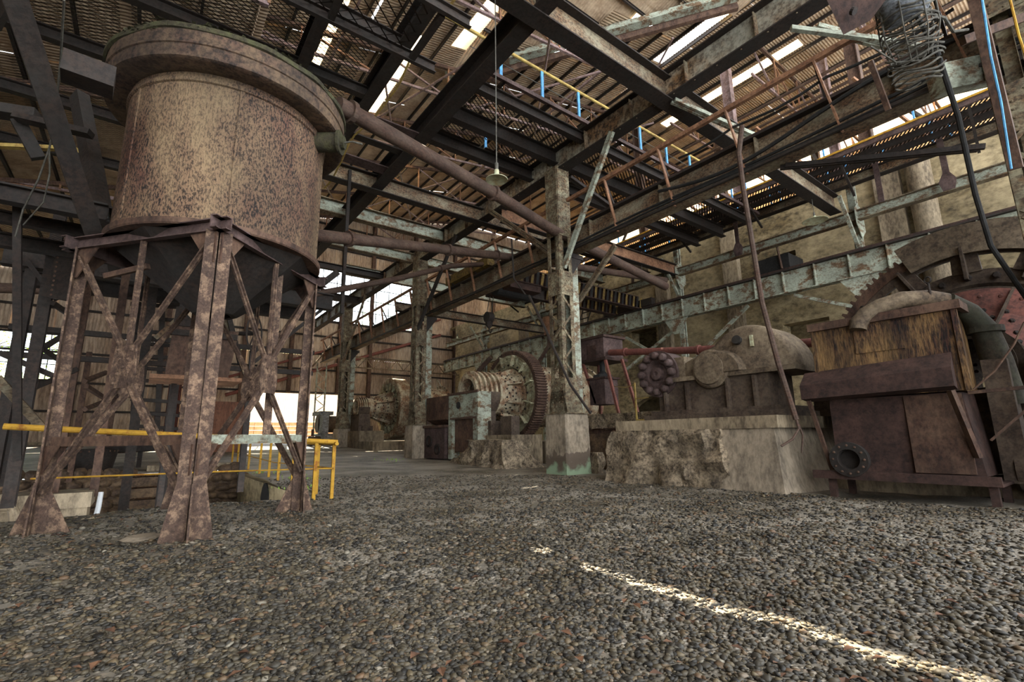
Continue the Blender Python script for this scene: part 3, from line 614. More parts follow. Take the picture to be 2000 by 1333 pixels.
# cross beams
beam((3.85, 6.6, 10.18), (21.6, 6.6, 10.18), .74, .42, 'heavy cross beam nearest the camera, from the sky gap to the right wall column', 'beam', 'cross_beam')
beam((5.75, 9.7, 10.5), (20.9, 9.7, 10.5), .34, .2, 'slender edge beam of the mesh walkway, nearest the blue posts', 'dbeam', 'cross_beam')
beam((5.75, 11.0, 10.45), (20.9, 11.0, 10.45), .5, .25, 'middle beam under the mesh walkway', 'dbeam', 'cross_beam')
beam((5.75, 12.3, 10.4), (20.9, 12.3, 10.4), .42, .25, 'far edge beam under the mesh walkway', 'dbeam', 'cross_beam')
beam((3.4, 15.6, 10.1), (21.2, 15.6, 10.1), .62, .36, 'peeling cross beam just below the big sloping pipe', 'beam', 'cross_beam')
beam((3.8, 18.9, 10.4), (21.2, 18.9, 10.4), .6, .36, 'greenish cross beam above the long level pipe', 'green', 'cross_beam')
beam((5.6, 22.1, 10.3), (21.2, 22.1, 10.3), .5, .3, 'cross beam behind the long level pipe', 'green', 'cross_beam')
beam((8.2, 26.5, 10.6), (21.2, 26.5, 10.6), .6, .3, 'grey green cross beam at the top of the glazed band', 'green', 'cross_beam')
beam((CX, 14.2, 9.65), (21.6, 14.2, 9.65), .6, .3, 'reddish cross beam meeting the upper wall tie above the lamp', 'tan', 'cross_beam')
beam((CX, 24.2, 8.2), (20.9, 24.2, 8.2), .5, .3, 'low cross beam behind the hanging hook', 'beam', 'cross_beam')
beam((1, 26, 10.4), (CX, 26, 10.4), .35, .3, 'blue tinged cross tie across the glazed band, upper', 'dbeam', 'cross_beam')
beam((1, 30, 9.9), (CX, 30, 9.9), .45, .3, 'blue tinged cross tie across the glazed band, lower', 'dbeam', 'cross_beam')
# ---- crane girder on the columns
def girder(x, z0, z1, ya, yb, label, st, matn, name):
    t = thing(name, (x, ya, z0), label, 'girder')
    MB().b2(x-.015, x+.015, ya, yb, z0, z1).build('web', M[matn], t)
    MB().b2(x-.2, x+.2, ya, yb, z1-.05, z1).build('flange', M['dbeam'], t); MB().b2(x-.2, x+.2, ya, yb, z0, z0+.05).build('flange', M[matn], t)
    MB().b2(x-.06, x+.06, ya, yb, z1, z1+.12).build('crane_rail', M['maroon'], t)
    y = ya+st/2
    while y < yb:
        MB().b2(x-.17, x-.015, y-.018, y+.018, z0+.05, z1-.05).build('stiffener', M[matn], t); y += st
    r = MB()
    for z in (z0+.12, z1-.12): rivrow(r, (x-.02, max(ya, .5), z), (x-.02, yb, z), (-1, 0, 0), .22, .02)
    r.build('rivets', M[matn], t, kind='stuff'); return t
gx = CX+.5
g1 = girder(gx, 7.05, 7.92, -2, 39.2, 'long riveted crane girder on the column brackets, with lattice hangers', 2.65, 'beam', 'crane_girder')
t = thing('girder_guard_frame', (gx-.45, -1, 6.95), 'light angle guard rail with sloping hangers along the crane girder', 'guard rail')
MB().an((gx-.4, -1, 8.75), (gx-.4, 39, 8.75), .11, .02).build('top_rail', M['tan'], t)
MB().bar((gx-.3, -1, 7.06), (gx-.3, 39, 7.06), .07, .06).build('bottom_rail', M['dbeam'], t)
for y in np.arange(1.2, 39, 1.95):
    MB().bar((gx-.4, y, 8.75), (gx-.22, y-.25, 7.02), .1, .035, (0, 1, 0)).build('hanger', M['tan'], t)
    MB().bar((gx-.38, y, 8.7), (gx+.05, y, 7.9), .06, .05, (0, 1, 0)).build('knee', M['dbeam'], t)
m = MB(); m.path([(gx-.25, y, 7.25+.03*math.sin(y)) for y in np.arange(-1, 12, .8)], .035, 6); m.path([(gx-.28, y, 7.15+.03*math.sin(y+1)) for y in np.arange(-1, 21, .8)], .03, 6)
one('cable_run', m, M['black'], 'pair of black cables clipped along the foot of the crane girder', 'cable')
m = MB(); m.path([(gx-.3, y, 7.55+.25*math.sin(y*.9)) for y in np.arange(-.8, 7.5, .4)], .045, 6); m.path([(gx-.32, 1+i*.5, 8.3-.12*abs(math.sin(i*.8))) for i in range(12)], .03, 6)
one('cable_run', m, M['black'], 'thick black cable drooping across the rusty face of the crane girder', 'cable')
girder(21.6, 7.0, 8.02, -3, 39, 'pale green plate girder carrying the crane rail along the right wall', 1.25, 'green', 'wall_girder')
# ---- wall columns and ties on the right
for y, lab in ((6.1, 'pale green wall column with a bolted head plate, above the great spoked wheel'), (14.3, 'wall column behind the hopper, carrying crossed braces'), (25.5, 'wall column left of the yellow striped crane'), (33, 'furthest wall column, by the steel stair')):
    t = thing('wall_column', (21.9, y, gz(20, y)), lab, 'column', 'columns against the right wall')
    for s in (-1, 1): MB().ch((22.05+s*.14, y, gz(20, y)-.1), (22.05+s*.14, y, 11.3), .26, .1*s, .02, (0, 1, 0)).build('channel', M['green'], t)
    MB().poly([(21.5, y-.16, 9.15), (21.9, y-.16, 8.6), (22.4, y-.16, 9.0), (22.4, y-.16, 9.9), (21.9, y-.16, 10.1), (21.5, y-.16, 9.8)], .02, (0, -1, 0)).build('head_plate', M['green'], t)
    r = MB()
    for a in range(4):
        for b in range(3): r.rivet((21.75+a*.16, y-.18, 9.2+b*.22), (0, -1, 0), .035, .02)
    r.build('rivets', M['green'], t, kind='stuff')
    MB().bar((21.9, y, 8.3), (20.6, y, 10.1), .12, .12, (0, 1, 0)).build('knee_brace', M['green'], t)
    MB().poly([(21.5, y-.7, 7.0), (21.5, y+.7, 7.0), (21.5, y+.18, 6.2), (21.5, y-.18, 6.2)], .03, (-1, 0, 0)).build('bracket', M['green'], t)
beam((21.5, -2, 10.95), (21.5, 28, 10.95), .42, .3, 'upper longitudinal tie on the right, below the walkway mesh', 'beam', 'wall_tie')
beam((21.8, -2, 9.55), (21.8, 39, 9.55), .42, .3, 'lower longitudinal tie on the right wall, pale paint', 'green', 'wall_tie')
for y, s in ((3.1, 1), (5.0, 0), (16.8, 0), (20.3, 1), (10.6, 1)):
    m = MB(); x = 21.35; m.b2(x-.02, x+.02, y-.09, y+.09, 9.6, 11.9)
    if s: m.poly([(x-.02, y-.09, 9.9), (x-.02, y+.09, 9.9), (x-.02, y+.24, 9.6), (x-.02, y+.16, 9.25), (x-.02, y-.16, 9.25), (x-.02, y-.24, 9.6)], .02, (-1, 0, 0))
    one('hanger_plate', m, M['purple'], f'mauve hanger strap{", splayed foot," if s else ""} between the right wall ties, {dict([(3.1, "rightmost"), (5.0, "second from right"), (10.6, "above the lamp"), (16.8, "left of hopper"), (20.3, "furthest")])[y]}', 'hanger', 'straps between the wall ties')
# cross bracing below the wall girder
for i, (a, b) in enumerate([((21.7, 18.2, 6.9), (21.9, 14.9, 4.7)), ((21.7, 17.9, 4.8), (21.9, 14.6, 6.6)), ((21.7, 10.6, 6.9), (21.9, 13.9, 4.7)), ((21.7, 8.6, 6.9), (21.9, 5.0, 5.2)), ((21.7, 25.2, 4.5), (21.8, 22.4, 7.0)), ((21.7, 29, 7.0), (21.9, 31.5, 4.2))]):
    one('brace', MB().bar(a, b, .13, .13), M['green'], ['diagonal brace crossing the dark wall opening, falling to the right', 'diagonal brace crossing the dark wall opening, rising to the right', 'long brace right of the hopper column foot', 'short brace left of the great spoked wheel', 'brace behind the second ball mill', 'brace by the far steel stair'][i], 'brace')
# knee braces from the columns
for a, b, c, lab in (((CX-.1, 10.7, 6.4), (CX-.2, 8.35, 9.9), 'green', 'long double angle brace from the nearest column up to the roof girder, leaning right'),
                     ((CX-.1, 11.3, 7.1), (CX-.3, 14.6, 9.9), 'beam', 'brace on the left of the nearest column head'),
                     ((CX-.2, 21.0, 6.3), (CX-.2, 17.4, 9.9), 'dbeam', 'dark brace from the second column up to the roof girder'),
                     ((CX-.2, 32, 6.2), (CX-.2, 28.4, 9.9), 'beam', 'brace from the third column up to the roof girder'),
                     ((CX+.3, 10.7, 9.7), (CX+3.2, 10.7, 9.0), 'dbeam', 'thin dark stay from the nearest column head towards the right'),
                     ((CX, 6.4, 9.8), (13.6, 5.2, 9.0), 'green', 'pale green stay running right from the cross beam joint'),
                     ((CX, 3.0, 9.4), (13.4, .8, 8.3), 'green', 'pale green stay running to the cable tangle at the upper right'),
                     ((gx+.1, 4.2, 7.0), (gx+1.2, 1.2, 6.3), 'dbeam', 'dark riveted stay below the crane girder at the upper right'),
                     ((CX+.9, 9.4, 6.95), (CX+1.3, 12.8, 4.6), 'beam', 'stay under the crane girder just right of the nearest column')):
    a = V(a); b = V(b); m = MB(); d = (b-a).normalized().cross(V((1, 0, 0))).normalized()*.055 if abs((b-a).x) < 1 else V((0, .055, 0))
    m.bar(a+d, b+d, .07, .1, (1, 0, 0) if abs((b-a).x) < 1 else (0, 0, 1)); m.bar(a-d, b-d, .07, .1, (1, 0, 0) if abs((b-a).x) < 1 else (0, 0, 1))
    one('brace', m, M[c], lab, 'brace')
# ---- mesh floors: expanded metal, one panel mesh shared by all panels
def mesh_panel(lx, ly, cx_=.16, cy_=.085, t=.022):
    m = MB(); nx, ny = int(lx/cx_), int(ly/cy_)
    for i in range(nx):
        for j in range(ny):
            x, y = i*cx_, j*cy_
            for (a, b) in (((x, y), (x+cx_/2, y+cy_/2)), ((x+cx_/2, y+cy_/2), (x+cx_, y))):
                k = len(m.v); m.v += [(a[0], a[1]-t/2, 0), (b[0], b[1]-t/2, 0), (b[0], b[1]+t/2, .02), (a[0], a[1]+t/2, .02)]; m.f.append((k, k+1, k+2, k+3))
            for (a, b) in (((x, y+cy_), (x+cx_/2, y+cy_/2)), ((x+cx_/2, y+cy_/2), (x+cx_, y+cy_))):
                k = len(m.v); m.v += [(a[0], a[1]-t/2, 0), (b[0], b[1]-t/2, 0), (b[0], b[1]+t/2, .02), (a[0], a[1]+t/2, .02)]; m.f.append((k, k+1, k+2, k+3))
    me = bpy.data.meshes.new('mesh_panel'); me.from_pydata(m.v, [], m.f); me.materials.append(M['grate']); return me
pm = mesh_panel(2.4, 1.2, .2, .12, .05)
pm2 = mesh_panel(2.4, 1.2, .28, .24, .045)
def panels(t, x0, x1, y0, y1, z, me=None, skip=()):
    me = me or pm; i = 0; x = x0
    while x < x1-.05:
        y = y0
        while y < y1-.05:
            if i not in skip:
                o = bpy.data.objects.new('mesh_panel', me); C.objects.link(o); o.parent = t
                w0, h0 = min(2.4, x1-x), min(1.2, y1-y)
                o.location = V((x, y, z))-parent_origin(t); o.scale = (w0/2.4, h0/1.2, 1)
            y += 1.2; i += 1
        x += 2.4
t = thing('mesh_walkway', (5.8, 9.7, 10.65), 'overhead mesh walkway with blue posts and a yellow handrail', 'walkway')
panels(t, 5.8, 20.9, 9.8, 12.3, 10.7)
MB().bar((5.8, 9.3, 10.72), (20.9, 9.3, 10.72), .1, .12).build('edge_angle', M['purple'], t)
for x in np.arange(6.9, 20.9, 1.6): MB().bar((x, 9.3, 10.7), (x, 9.75, 10.7), .1, .08).build('cleat', M['dbeam'], t)
for x in np.arange(6.8, 20, 1.5): MB().bar((x, 9.35, 10.7), (x, 9.35, 11.75), .09, .05).build('post', M['blue'], t)
MB().tube((5.0, 9.35, 11.75), (20.5, 9.35, 11.75), .045, 8).build('handrail', M['yel2'], t)
MB().tube((5.8, 9.35, 11.25), (20.5, 9.35, 11.25), .012, 5).build('wire', M['rope'], t)
for x in (8.3, 11.3): MB().bar((x, 12.35, 10.7), (x, 12.35, 11.75), .09, .05).build('post', M['blue'], t)
t = thing('mesh_walkway', (19.4, -2, 11), 'high mesh walkway along the right wall, mauve edge, blue posts', 'walkway')
panels(t, 19.4, 21.8, -2, 28, 11.2)
MB().b2(19.3, 19.4, -2, 28, 11.0, 11.22).build('edge_angle', M['purple'], t); MB().b2(19.26, 19.3, -2, 28, 11.17, 11.24).build('edge_strip', M['yellow'], t)
for y in (.9, 3.3, 6, 9, 12.5, 16, 19.5, 23): MB().bar((19.35, y, 11.2), (19.35, y, 12.3), .09, .05).build('post', M['blue'], t); MB().bar((21.6, y, 11.2), (21.6, y, 12.3), .09, .05).build('post', M['blue'], t)
for z in (11.7, 12.3): MB().tube((19.35, -2, z), (19.35, 28, z), .02, 5).build('wire', M['rope'], t)
for x in (20.0, 20.7): MB().b2(x-.06, x+.06, -2, 28, 10.98, 11.18).build('bearer', M['dbeam'], t)
for y in np.arange(2, 28, 3.6): MB().bar((19.4, y, 11.05), (21.3, y+.2, 10.2), .08, .08).build('stay', M['dbeam'], t)
# overhead mesh floors on the left
t = thing('mesh_floor', (-2, 7.4, 10.2), 'large overhead mesh floor above and behind the tank, left of the sky gap', 'mesh floor')
panels(t, -6, 3.8, 9.2, 19.5, 10.32, None, (13,))
for y in (9.2, 11.3, 13.6, 16.4, 19.5): MB().ib((-6, y, 10.15), (3.8, y, 10.15), .3, .2).build('joist', M['dbeam'], t)
t = thing('mesh_floor', (-4, 5.2, 8.2), 'coarse hexagonal mesh gangway just above the tank rim', 'mesh floor')
a = aZ(350, -20, 8.2); b = aZ(880, 95, 8.2)
dirn = V((1, 0, 0)); panels(t, -1.5, 3.4, 6.2, 7.4, 8.25, pm2)
MB().ch((-3.5, 6.15, 8.2), (3.8, 6.15, 8.2), .22, .08).build('joist', M['dbeam'], t); MB().ch((-3.5, 7.45, 8.2), (3.8, 7.45, 8.2), .22, .08).build('joist', M['dbeam'], t)
for x in (-1.4, .2, 1.8, 3.3): MB().bar((x, 6.2, 8.16), (x, 7.4, 8.16), .1, .12).build('bearer', M['dbeam'], t)
MB().lathe((1.0, 6.9, 8.5), (0, 0, 1), [(.34, 0), (.38, 0), (.38, .06), (.34, .06), (.34, 0)], 24).build('ring', M['black'], t)
# sky gap cross pieces, cable
for k, (y, s) in enumerate(((7.2, .5), (9.0, .2), (11.9, .5), (13.0, .3), (14.2, .5))):
    m = MB(); m.b2(3.95, 5.65, y, y+s, 10.02, 10.06); one('gap_plate', m, M['dbeam'] if k % 2 else M['purple'], ['rusty plate across the sky gap, nearest the camera', 'narrow plate across the sky gap above the pipe bracket', 'broad plate across the middle of the sky gap', 'narrow plate left of the pipe, in the sky gap', 'plate at the lower end of the sky gap'][k], 'plate') if k in (2, 3, 4) else None
m = MB(); m.path([(4.15+.1*math.sin(y*1.3), y, 9.9+.05*math.sin(y*3)) for y in np.arange(5.5, 17, .5)], .03, 6)
one('loose_cable', m, M['yel2'], 'pale knotted cable running along the dark girder by the sky gap', 'cable')
# ---- pipes
def pipe(name, pts, r, matn, label, flanges=(), n=14):
    t = thing(name, V(pts[0]), label, 'pipe'); MB().path(pts, r, n).build('pipe_run', M[matn], t, smooth=True)
    for f in flanges:
        i = min(int(f*(len(pts)-1)), len(pts)-2); a, b = V(pts[i]), V(pts[i+1]); p = a+(b-a)*(f*(len(pts)-1)-i); d = (b-a).normalized()
        MB().tube(p-d*.05, p+d*.05, r*1.35, n).build('flange', M[matn], t)
    return t
pipe('large_pipe', [aD(660, 205, 9.2), aD(965, 378, 13.2), aD(1075, 447, 15.5), aD(1300, 560, 20)], .165, 'pipe', 'big dark pipe sloping down from beside the tank rim to the nearest column', (.02, .33))
pipe('large_pipe', [aD(600, 458, 11), aD(820, 482, 15), aD(1000, 503, 19), aD(1300, 548, 24)], .15, 'pipe', 'long level brown pipe crossing left to right under the cross beams', (.1, .42, .6))
pipe('thin_pipe', [aD(615, 575, 15), aD(775, 545, 17), aD(880, 520, 19), aD(1020, 512, 22)], .1, 'pipe', 'thinner pipe rising across the glazed band', (.6,))
pipe('roof_pipe', [aD(275, -30, 11), aD(318, 34, 13)], .17, 'pipe', 'short grey pipe dropping behind the back of the tank rim', ())
pipe('red_pipe', [aY(440, 738, 43.15), aY(640, 684, 43.15), aY(860, 625, 43.15)], .1, 'redpipe', 'red pipe rising across the far wall, upper of two', ())
pipe('red_pipe', [aY(440, 772, 43.15), aY(660, 712, 43.15), aY(860, 655, 43.15)], .14, 'redpipe', 'red pipe rising across the far wall, lower of two', ())
pipe('shaft_pipe', [(15, 13.2, 4.45), (15, 9.2, 3.95), (15, 3.2, 3.4)], .13, 'redpipe', 'dark red pipe running from the hopper behind the gear case', (.1, .5))
pipe('left_pipe', [aD(-20, 562, 14), aD(88, 566, 14.5), aD(170, 569, 15), aD(380, 572, 16), aD(430, 566, 16)], .15, 'pipe', 'level grey pipe behind the left hand legs', ())
m = MB(); m.path([aD(1449, 246, 9.6), aD(1443, 300, 9.6), aD(1452, 370, 9.5), aD(1470, 480, 9.3), aD(1488, 590, 9.2), aD(1520, 710, 8.9), aD(1555, 820, 8.6)], [.05]*7, 8)
m.path([aD(1555, 820, 8.6), aD(1560, 838, 8.55), aD(1548, 858, 8.5), aD(1526, 872, 8.5)], .022, 6); m.path([aD(1556, 820, 8.6), aD(1568, 850, 8.6), aD(1566, 885, 8.6)], .018, 6)
one('hanging_conduit', m, M['pipe'], 'long bent conduit hanging from the crane girder down to the gear case plinth', 'conduit')
m = MB(); m.path([aD(1725, 20, 7.2), aD(1790, 30, 7.2), aD(1830, 100, 7.2), aD(1872, 230, 7.2), aD(1905, 380, 7.2), aD(1935, 480, 7.3), aD(2010, 590, 7.4)], .035, 8)
one('hanging_cable', m, M['black'], 'thick black cable hanging from the cable coil past the great spoked wheel', 'cable')
for px, py, d, s, lab, zt in ((970, 352, 6.6, .2, 'pendant enamel lamp on a long cord below the sloping pipe, centre', 9.8), (1592, 432, 6.6, .42, 'pendant lamp hanging at the right wall column', 9.8), (1255, 541, 14.2, .42, 'pendant lamp under the reddish cross beam', 9.35), (893, 664, 24.2, .36, 'small pale pendant lamp left of the hook', 7.95)):
    p = aY(px, py, d); t = thing('pendant_lamp', p, lab, 'lamp', 'pendant lamps')
    MB().lathe(p, (0, 0, 1), [(s, 0), (s*1.02, .01), (s*.55, .05), (.05, .09), (.045, .2), (0, .21)], 24).build('lamp_shade', M['lamp'], t, smooth=True)
    MB().lathe(p, (0, 0, 1), [(s*.98, .005), (s*.5, .04), (0, .05)], 20).build('reflector', M['lamp'], t, smooth=True)
    MB().tube(p+V((0, 0, .18)), p+V((0, 0, .34)), .035, 8).build('lamp_holder', M['rope'], t)
    MB().tube(p+V((0, 0, .34)), V((p.x, p.y, max(zt, p.z+.6))), .011, 5).build('cord', M['rope'], t)
# ---- bridge crane with yellow and black stripes
t = thing('bridge_crane', (gx, 17.2, 7.9), 'overhead travelling crane, end beams striped yellow and black', 'crane')
for yy in (16.6, 18.3):
    MB().ib((gx+.2, yy, 8.35), (21.3, yy, 8.35), .7, .35, .03, .05).build('bridge_beam', M['maroon'], t)
    for i in range(34):
        x = gx+.6+i*.3
        MB().poly([(x, yy-.18, 8.05), (x+.15, yy-.18, 8.05), (x+.27, yy-.18, 8.65), (x+.12, yy-.18, 8.65)], .012, (0, -1, 0)).build('stripe', M['stripe' if i % 2 else 'black'], t)
for x in (gx, 21.6):
    MB().b2(x-.18, x+.18, 15.7, 19.2, 8.12, 8.5).build('end_carriage', M['stripe'] if x < 12 else M['dbeam'], t)
    for yy in (16.1, 18.8): MB().tube((x-.1, yy, 8.34), (x+.1, yy, 8.34), .19, 16).build('wheel', M['dbeam'], t)
MB().b2(12.4, 14.2, 16.5, 18.5, 7.7, 8.2).build('trolley', M['maroon'], t); MB().tube((12.2, 17.4, 7.85), (14.2, 17.4, 7.85), .36, 16).build('hoist_drum', M['black'], t)
MB().b2(14.2, 14.9, 17.1, 17.8, 7.6, 8.3).build('hoist_motor', M['dbeam'], t)
t = thing('hook_block', (12.6, 18.5, 6.1), 'dark hook block hanging on ropes below the crane trolley', 'hook')
for s in (-.14, .14): MB().tube((12.6+s, 18.5, 6.9), (12.6+s*.6, 18.2, 7.9), .02, 5).build('rope', M['rope'], t)
MB().tube((12.45, 18.5, 6.72), (12.75, 18.5, 6.72), .26, 16).build('sheave', M['dbeam'], t); MB().lathe((12.6, 18.5, 6.15), (0, 0, 1), [(.03, 0), (.13, .12), (.18, .3), (.12, .45), (0, .46)], 12).build('block', M['dbeam'], t)
MB().path([(12.6, 18.5, 6.2), (12.6, 18.5, 6.05), (12.6, 18.4, 5.95), (12.6, 18.3, 6.0), (12.6, 18.3, 6.08)], .035, 6).build('hook', M['dbeam'], t)
# ---- ladder on the right wall and steel stair at the far end
t = thing('wall_ladder', (23.2, 21, 7.4), 'steel ladder leaning against the concrete wall right of the small vat', 'ladder')
for s in (0, .9): MB().bar((22.6, 22.2+s*.9, 7.4), (23.4, 21.2+s*.9, 11.2), .09, .06).build('stile', M['dbeam'], t)
for i in range(9): f = i/9+.05; MB().bar((22.6+.8*f, 22.2-f, 7.4+3.8*f), (22.6+.8*f, 23.0-f, 7.4+3.8*f), .07, .05).build('rung', M['dbeam'], t)
t = thing('steel_stair', (18, 33, 1), 'pale steel stair with sloping handrails below the wall girder, far end', 'stair')
for i in range(11): MB().box((19.2+.02*i, 32.5+i*.42, 1.2+i*.36), .9, .28, .04).build('tread', M['dbeam'], t)
for s in (-.5, .5):
    MB().bar((19.3+s, 32.2, .9), (19.3+s, 37.1, 5.1), .06, .2, (0, 0, 1)).build('stringer', M['beam'], t)
    for hh in (.55, 1.0): MB().tube((19.3+s, 32.2, .9+hh), (19.3+s, 37.1, 5.1+hh), .03, 6).build('handrail', M['green'], t)
    for i in range(5): MB().tube((19.3+s, 32.3+i*1.2, 1+i*1.03), (19.3+s, 32.3+i*1.2, 2+i*1.03), .025, 6).build('baluster', M['green'], t)
# ---- end tower that carries the far end of the crane girder
t = thing('lattice_post', (gx, 38.8, .9), 'slender lattice post under the far end of the crane girder, against the bright doorway', 'post')
for dx in (-.35, .35): MB().bar((gx+dx-.2, 38.8, .85), (gx+dx-.2, 38.8, 7.0), .09, .09).build('chord', M['green'], t)
for i in range(11):
    z = 1+i*.53; s = -1 if i % 2 else 1; MB().bar((gx-.2-.35*s, 38.8, z), (gx-.2+.35*s, 38.8, z+.53), .05, .05).build('lacing_bar', M['green'], t)
MB().bar((gx-1.0, 38.6, 6.6), (gx+.3, 38.6, 8.4), .12, .12).build('strut', M['beam'], t)
# light lattice bridge across the far aisle
t = thing('lattice_bridge', (12, 40.5, 7.6), 'light lattice bridge with zigzag web below the crane level, far wall', 'truss')
for z in (7.1, 7.95): MB().bar((12.5, 40.5, z), (24, 40.5, z), .1, .1).build('chord', M['beam'], t)
for i in range(16): s = i % 2; MB().bar((12.6+i*.7, 40.5, 7.1+.85*s), (13.3+i*.7, 40.5, 7.95-.85*s), .06, .06).build('web_strut', M['beam'], t)
# ================================================================== TANK ON ITS FRAME
TC = V((.68, 8.5, 0))
t = thing('settling_tank', (TC.x, TC.y, 3.85), 'large rusty round tank with a flaring mossy rim, raised on braced legs', 'tank')
MB().lathe((TC.x, TC.y, 3.95), (0, 0, 1), [(1.38, 0), (1.38, 2.12)], 96).build('shell', M['tank'], t, smooth=True)
MB().lathe((TC.x, TC.y, 6.02), (0, 0, 1), [(1.385, -.03), (1.41, -.02), (1.41, .03), (1.385, .08), (1.385, .3)], 96).build('upper_band', M['tank'], t, smooth=True)
MB().lathe((TC.x, TC.y, 6.12), (0, 0, 1), [(1.38, .02), (1.66, .0), (1.70, .02), (1.70, .2), (1.72, .21), (1.72, .24), (1.70, .25), (1.71, .48), (1.66, .5), (1.62, .3), (1.38, .25)], 96).build('launder', M['tank2'], t, smooth=True)
m = MB(); q = random.Random(4)
for i in range(2600):
    a = q.random()*6.283; r_ = 1.66+q.uniform(-.04, .05); z = 6.58+q.uniform(-.03, .07)+.02*math.sin(a*9); s = q.uniform(.012, .045)
    c = V((TC.x+r_*math.cos(a), TC.y+r_*math.sin(a), z)); d = V((q.uniform(-1, 1), q.uniform(-1, 1), q.uniform(-.3, 1))).normalized(); e = d.cross(V((0, 0, 1))).normalized()
    m.add([c-d*s, c-e*s, c+d*s, c+e*s], [(0, 1, 2, 3)])
m.build('moss', M['moss'], t, kind='stuff')
MB().lathe((TC.x, TC.y, 6.56), (0, 0, 1), [(1.6, 0), (1.69, .06), (1.735, .05), (1.735, -.02), (1.7, -.03)], 96).build('rim_crust', M['moss'], t, smooth=True, disp=.012)
MB().lathe((TC.x, TC.y, 3.86), (0, 0, 1), [(1.2, 0), (1.44, 0), (1.455, .02), (1.455, .09), (1.38, .11)], 96).build('bottom_ring', M['brown'], t, smooth=True)
MB().lathe((TC.x, TC.y, 3.0), (0, 0, 1), [(.22, 0), (.3, .0), (1.4, .88)], 8, up=(0, 0, 1)).build('cone', M['dbeam'], t)
for a in (-1.62, -.35, 2.2, 3.6):
    c, s = math.cos(a), math.sin(a); MB().bar((TC.x+1.385*c, TC.y+1.385*s, 3.97), (TC.x+1.385*c, TC.y+1.385*s, 6.0), .05, .02, (c, s, 0)).build('seam_strip', M['tank'], t)
n_ = V((.82, -.57, 0)).normalized(); p = V((TC.x, TC.y, 5.98))+n_*1.3
MB().tube(p, p+n_*.42, .16, 20).build('spout', M['moss'], t, smooth=True); MB().tube(p+n_*.42, p+n_*.46, .2, 20).tube(p+n_*.46, p+n_*.52, .11, 14).build('spout_flange', M['moss'], t)
MB().path([p+n_*.5, p+n_*.6+V((.03, -.06, .0)), p+n_*.68+V((.1, -.1, -.04))], .015, 6).build('wire', M['rope'], t)
oc = aD(174, 146, 5.6); MB().box(oc, .46, .3, .26, .07).build('overflow_box', M['dbeam'], t)
FL, FR, FB, FE = V((.5, 6.81, 0)), V((2.1, 8.45, 0)), V((.6, 10.02, 0)), V((-.99, 8.61, 0))
ZT = 3.72
fr = thing('tank_frame', (.55, 8.5, -.02), 'rust speckled four legged braced steel frame under the tank', 'frame')
cen = V((.55, 8.5, 0))
corners = [(FL, 'front'), (FR, 'right'), (FB, 'back'), (FE, 'left')]
for P_, nm in corners:
    o = (P_-cen).normalized(); sd = V((-o.y, o.x, 0)); m = MB(); z0 = hz(P_.x, P_.y)-.03
    for s in (-1, 1):
        m.bar(P_+sd*s*.085+V((0, 0, z0)), P_+sd*s*.085+V((0, 0, ZT)), .125, .022, o); m.bar(P_+sd*s*.018-o*.06+V((0, 0, z0)), P_+sd*s*.018-o*.06+V((0, 0, ZT)), .018, .14, o)
    m.build('leg', M['leg'], fr)
    m = MB()
    for s in (-1, 1):
        m.poly([P_+sd*s*.02+V((0, 0, z0)), P_+sd*s*.27+V((0, 0, z0)), P_+sd*s*.15+V((0, 0, .62)), P_+sd*s*.02+V((0, 0, .62))], .02, o)
    m.poly([P_-o*.02+V((0, 0, z0)), P_-o*.38+V((0, 0, z0)), P_-o*.08+V((0, 0, .62)), P_+V((0, 0, .62))], .02, sd)
    m.poly([P_+o*.02+V((0, 0, z0)), P_+o*.2+V((0, 0, z0)), P_+o*.03+V((0, 0, .62))], .02, sd)
    m.build('foot_gusset', M['leg'], fr)
    m = MB(); m.box(P_+V((0, 0, z0+.01)), .62, .62, .03, math.atan2(o.y, o.x)); m.build('base_plate', M['leg'], fr)
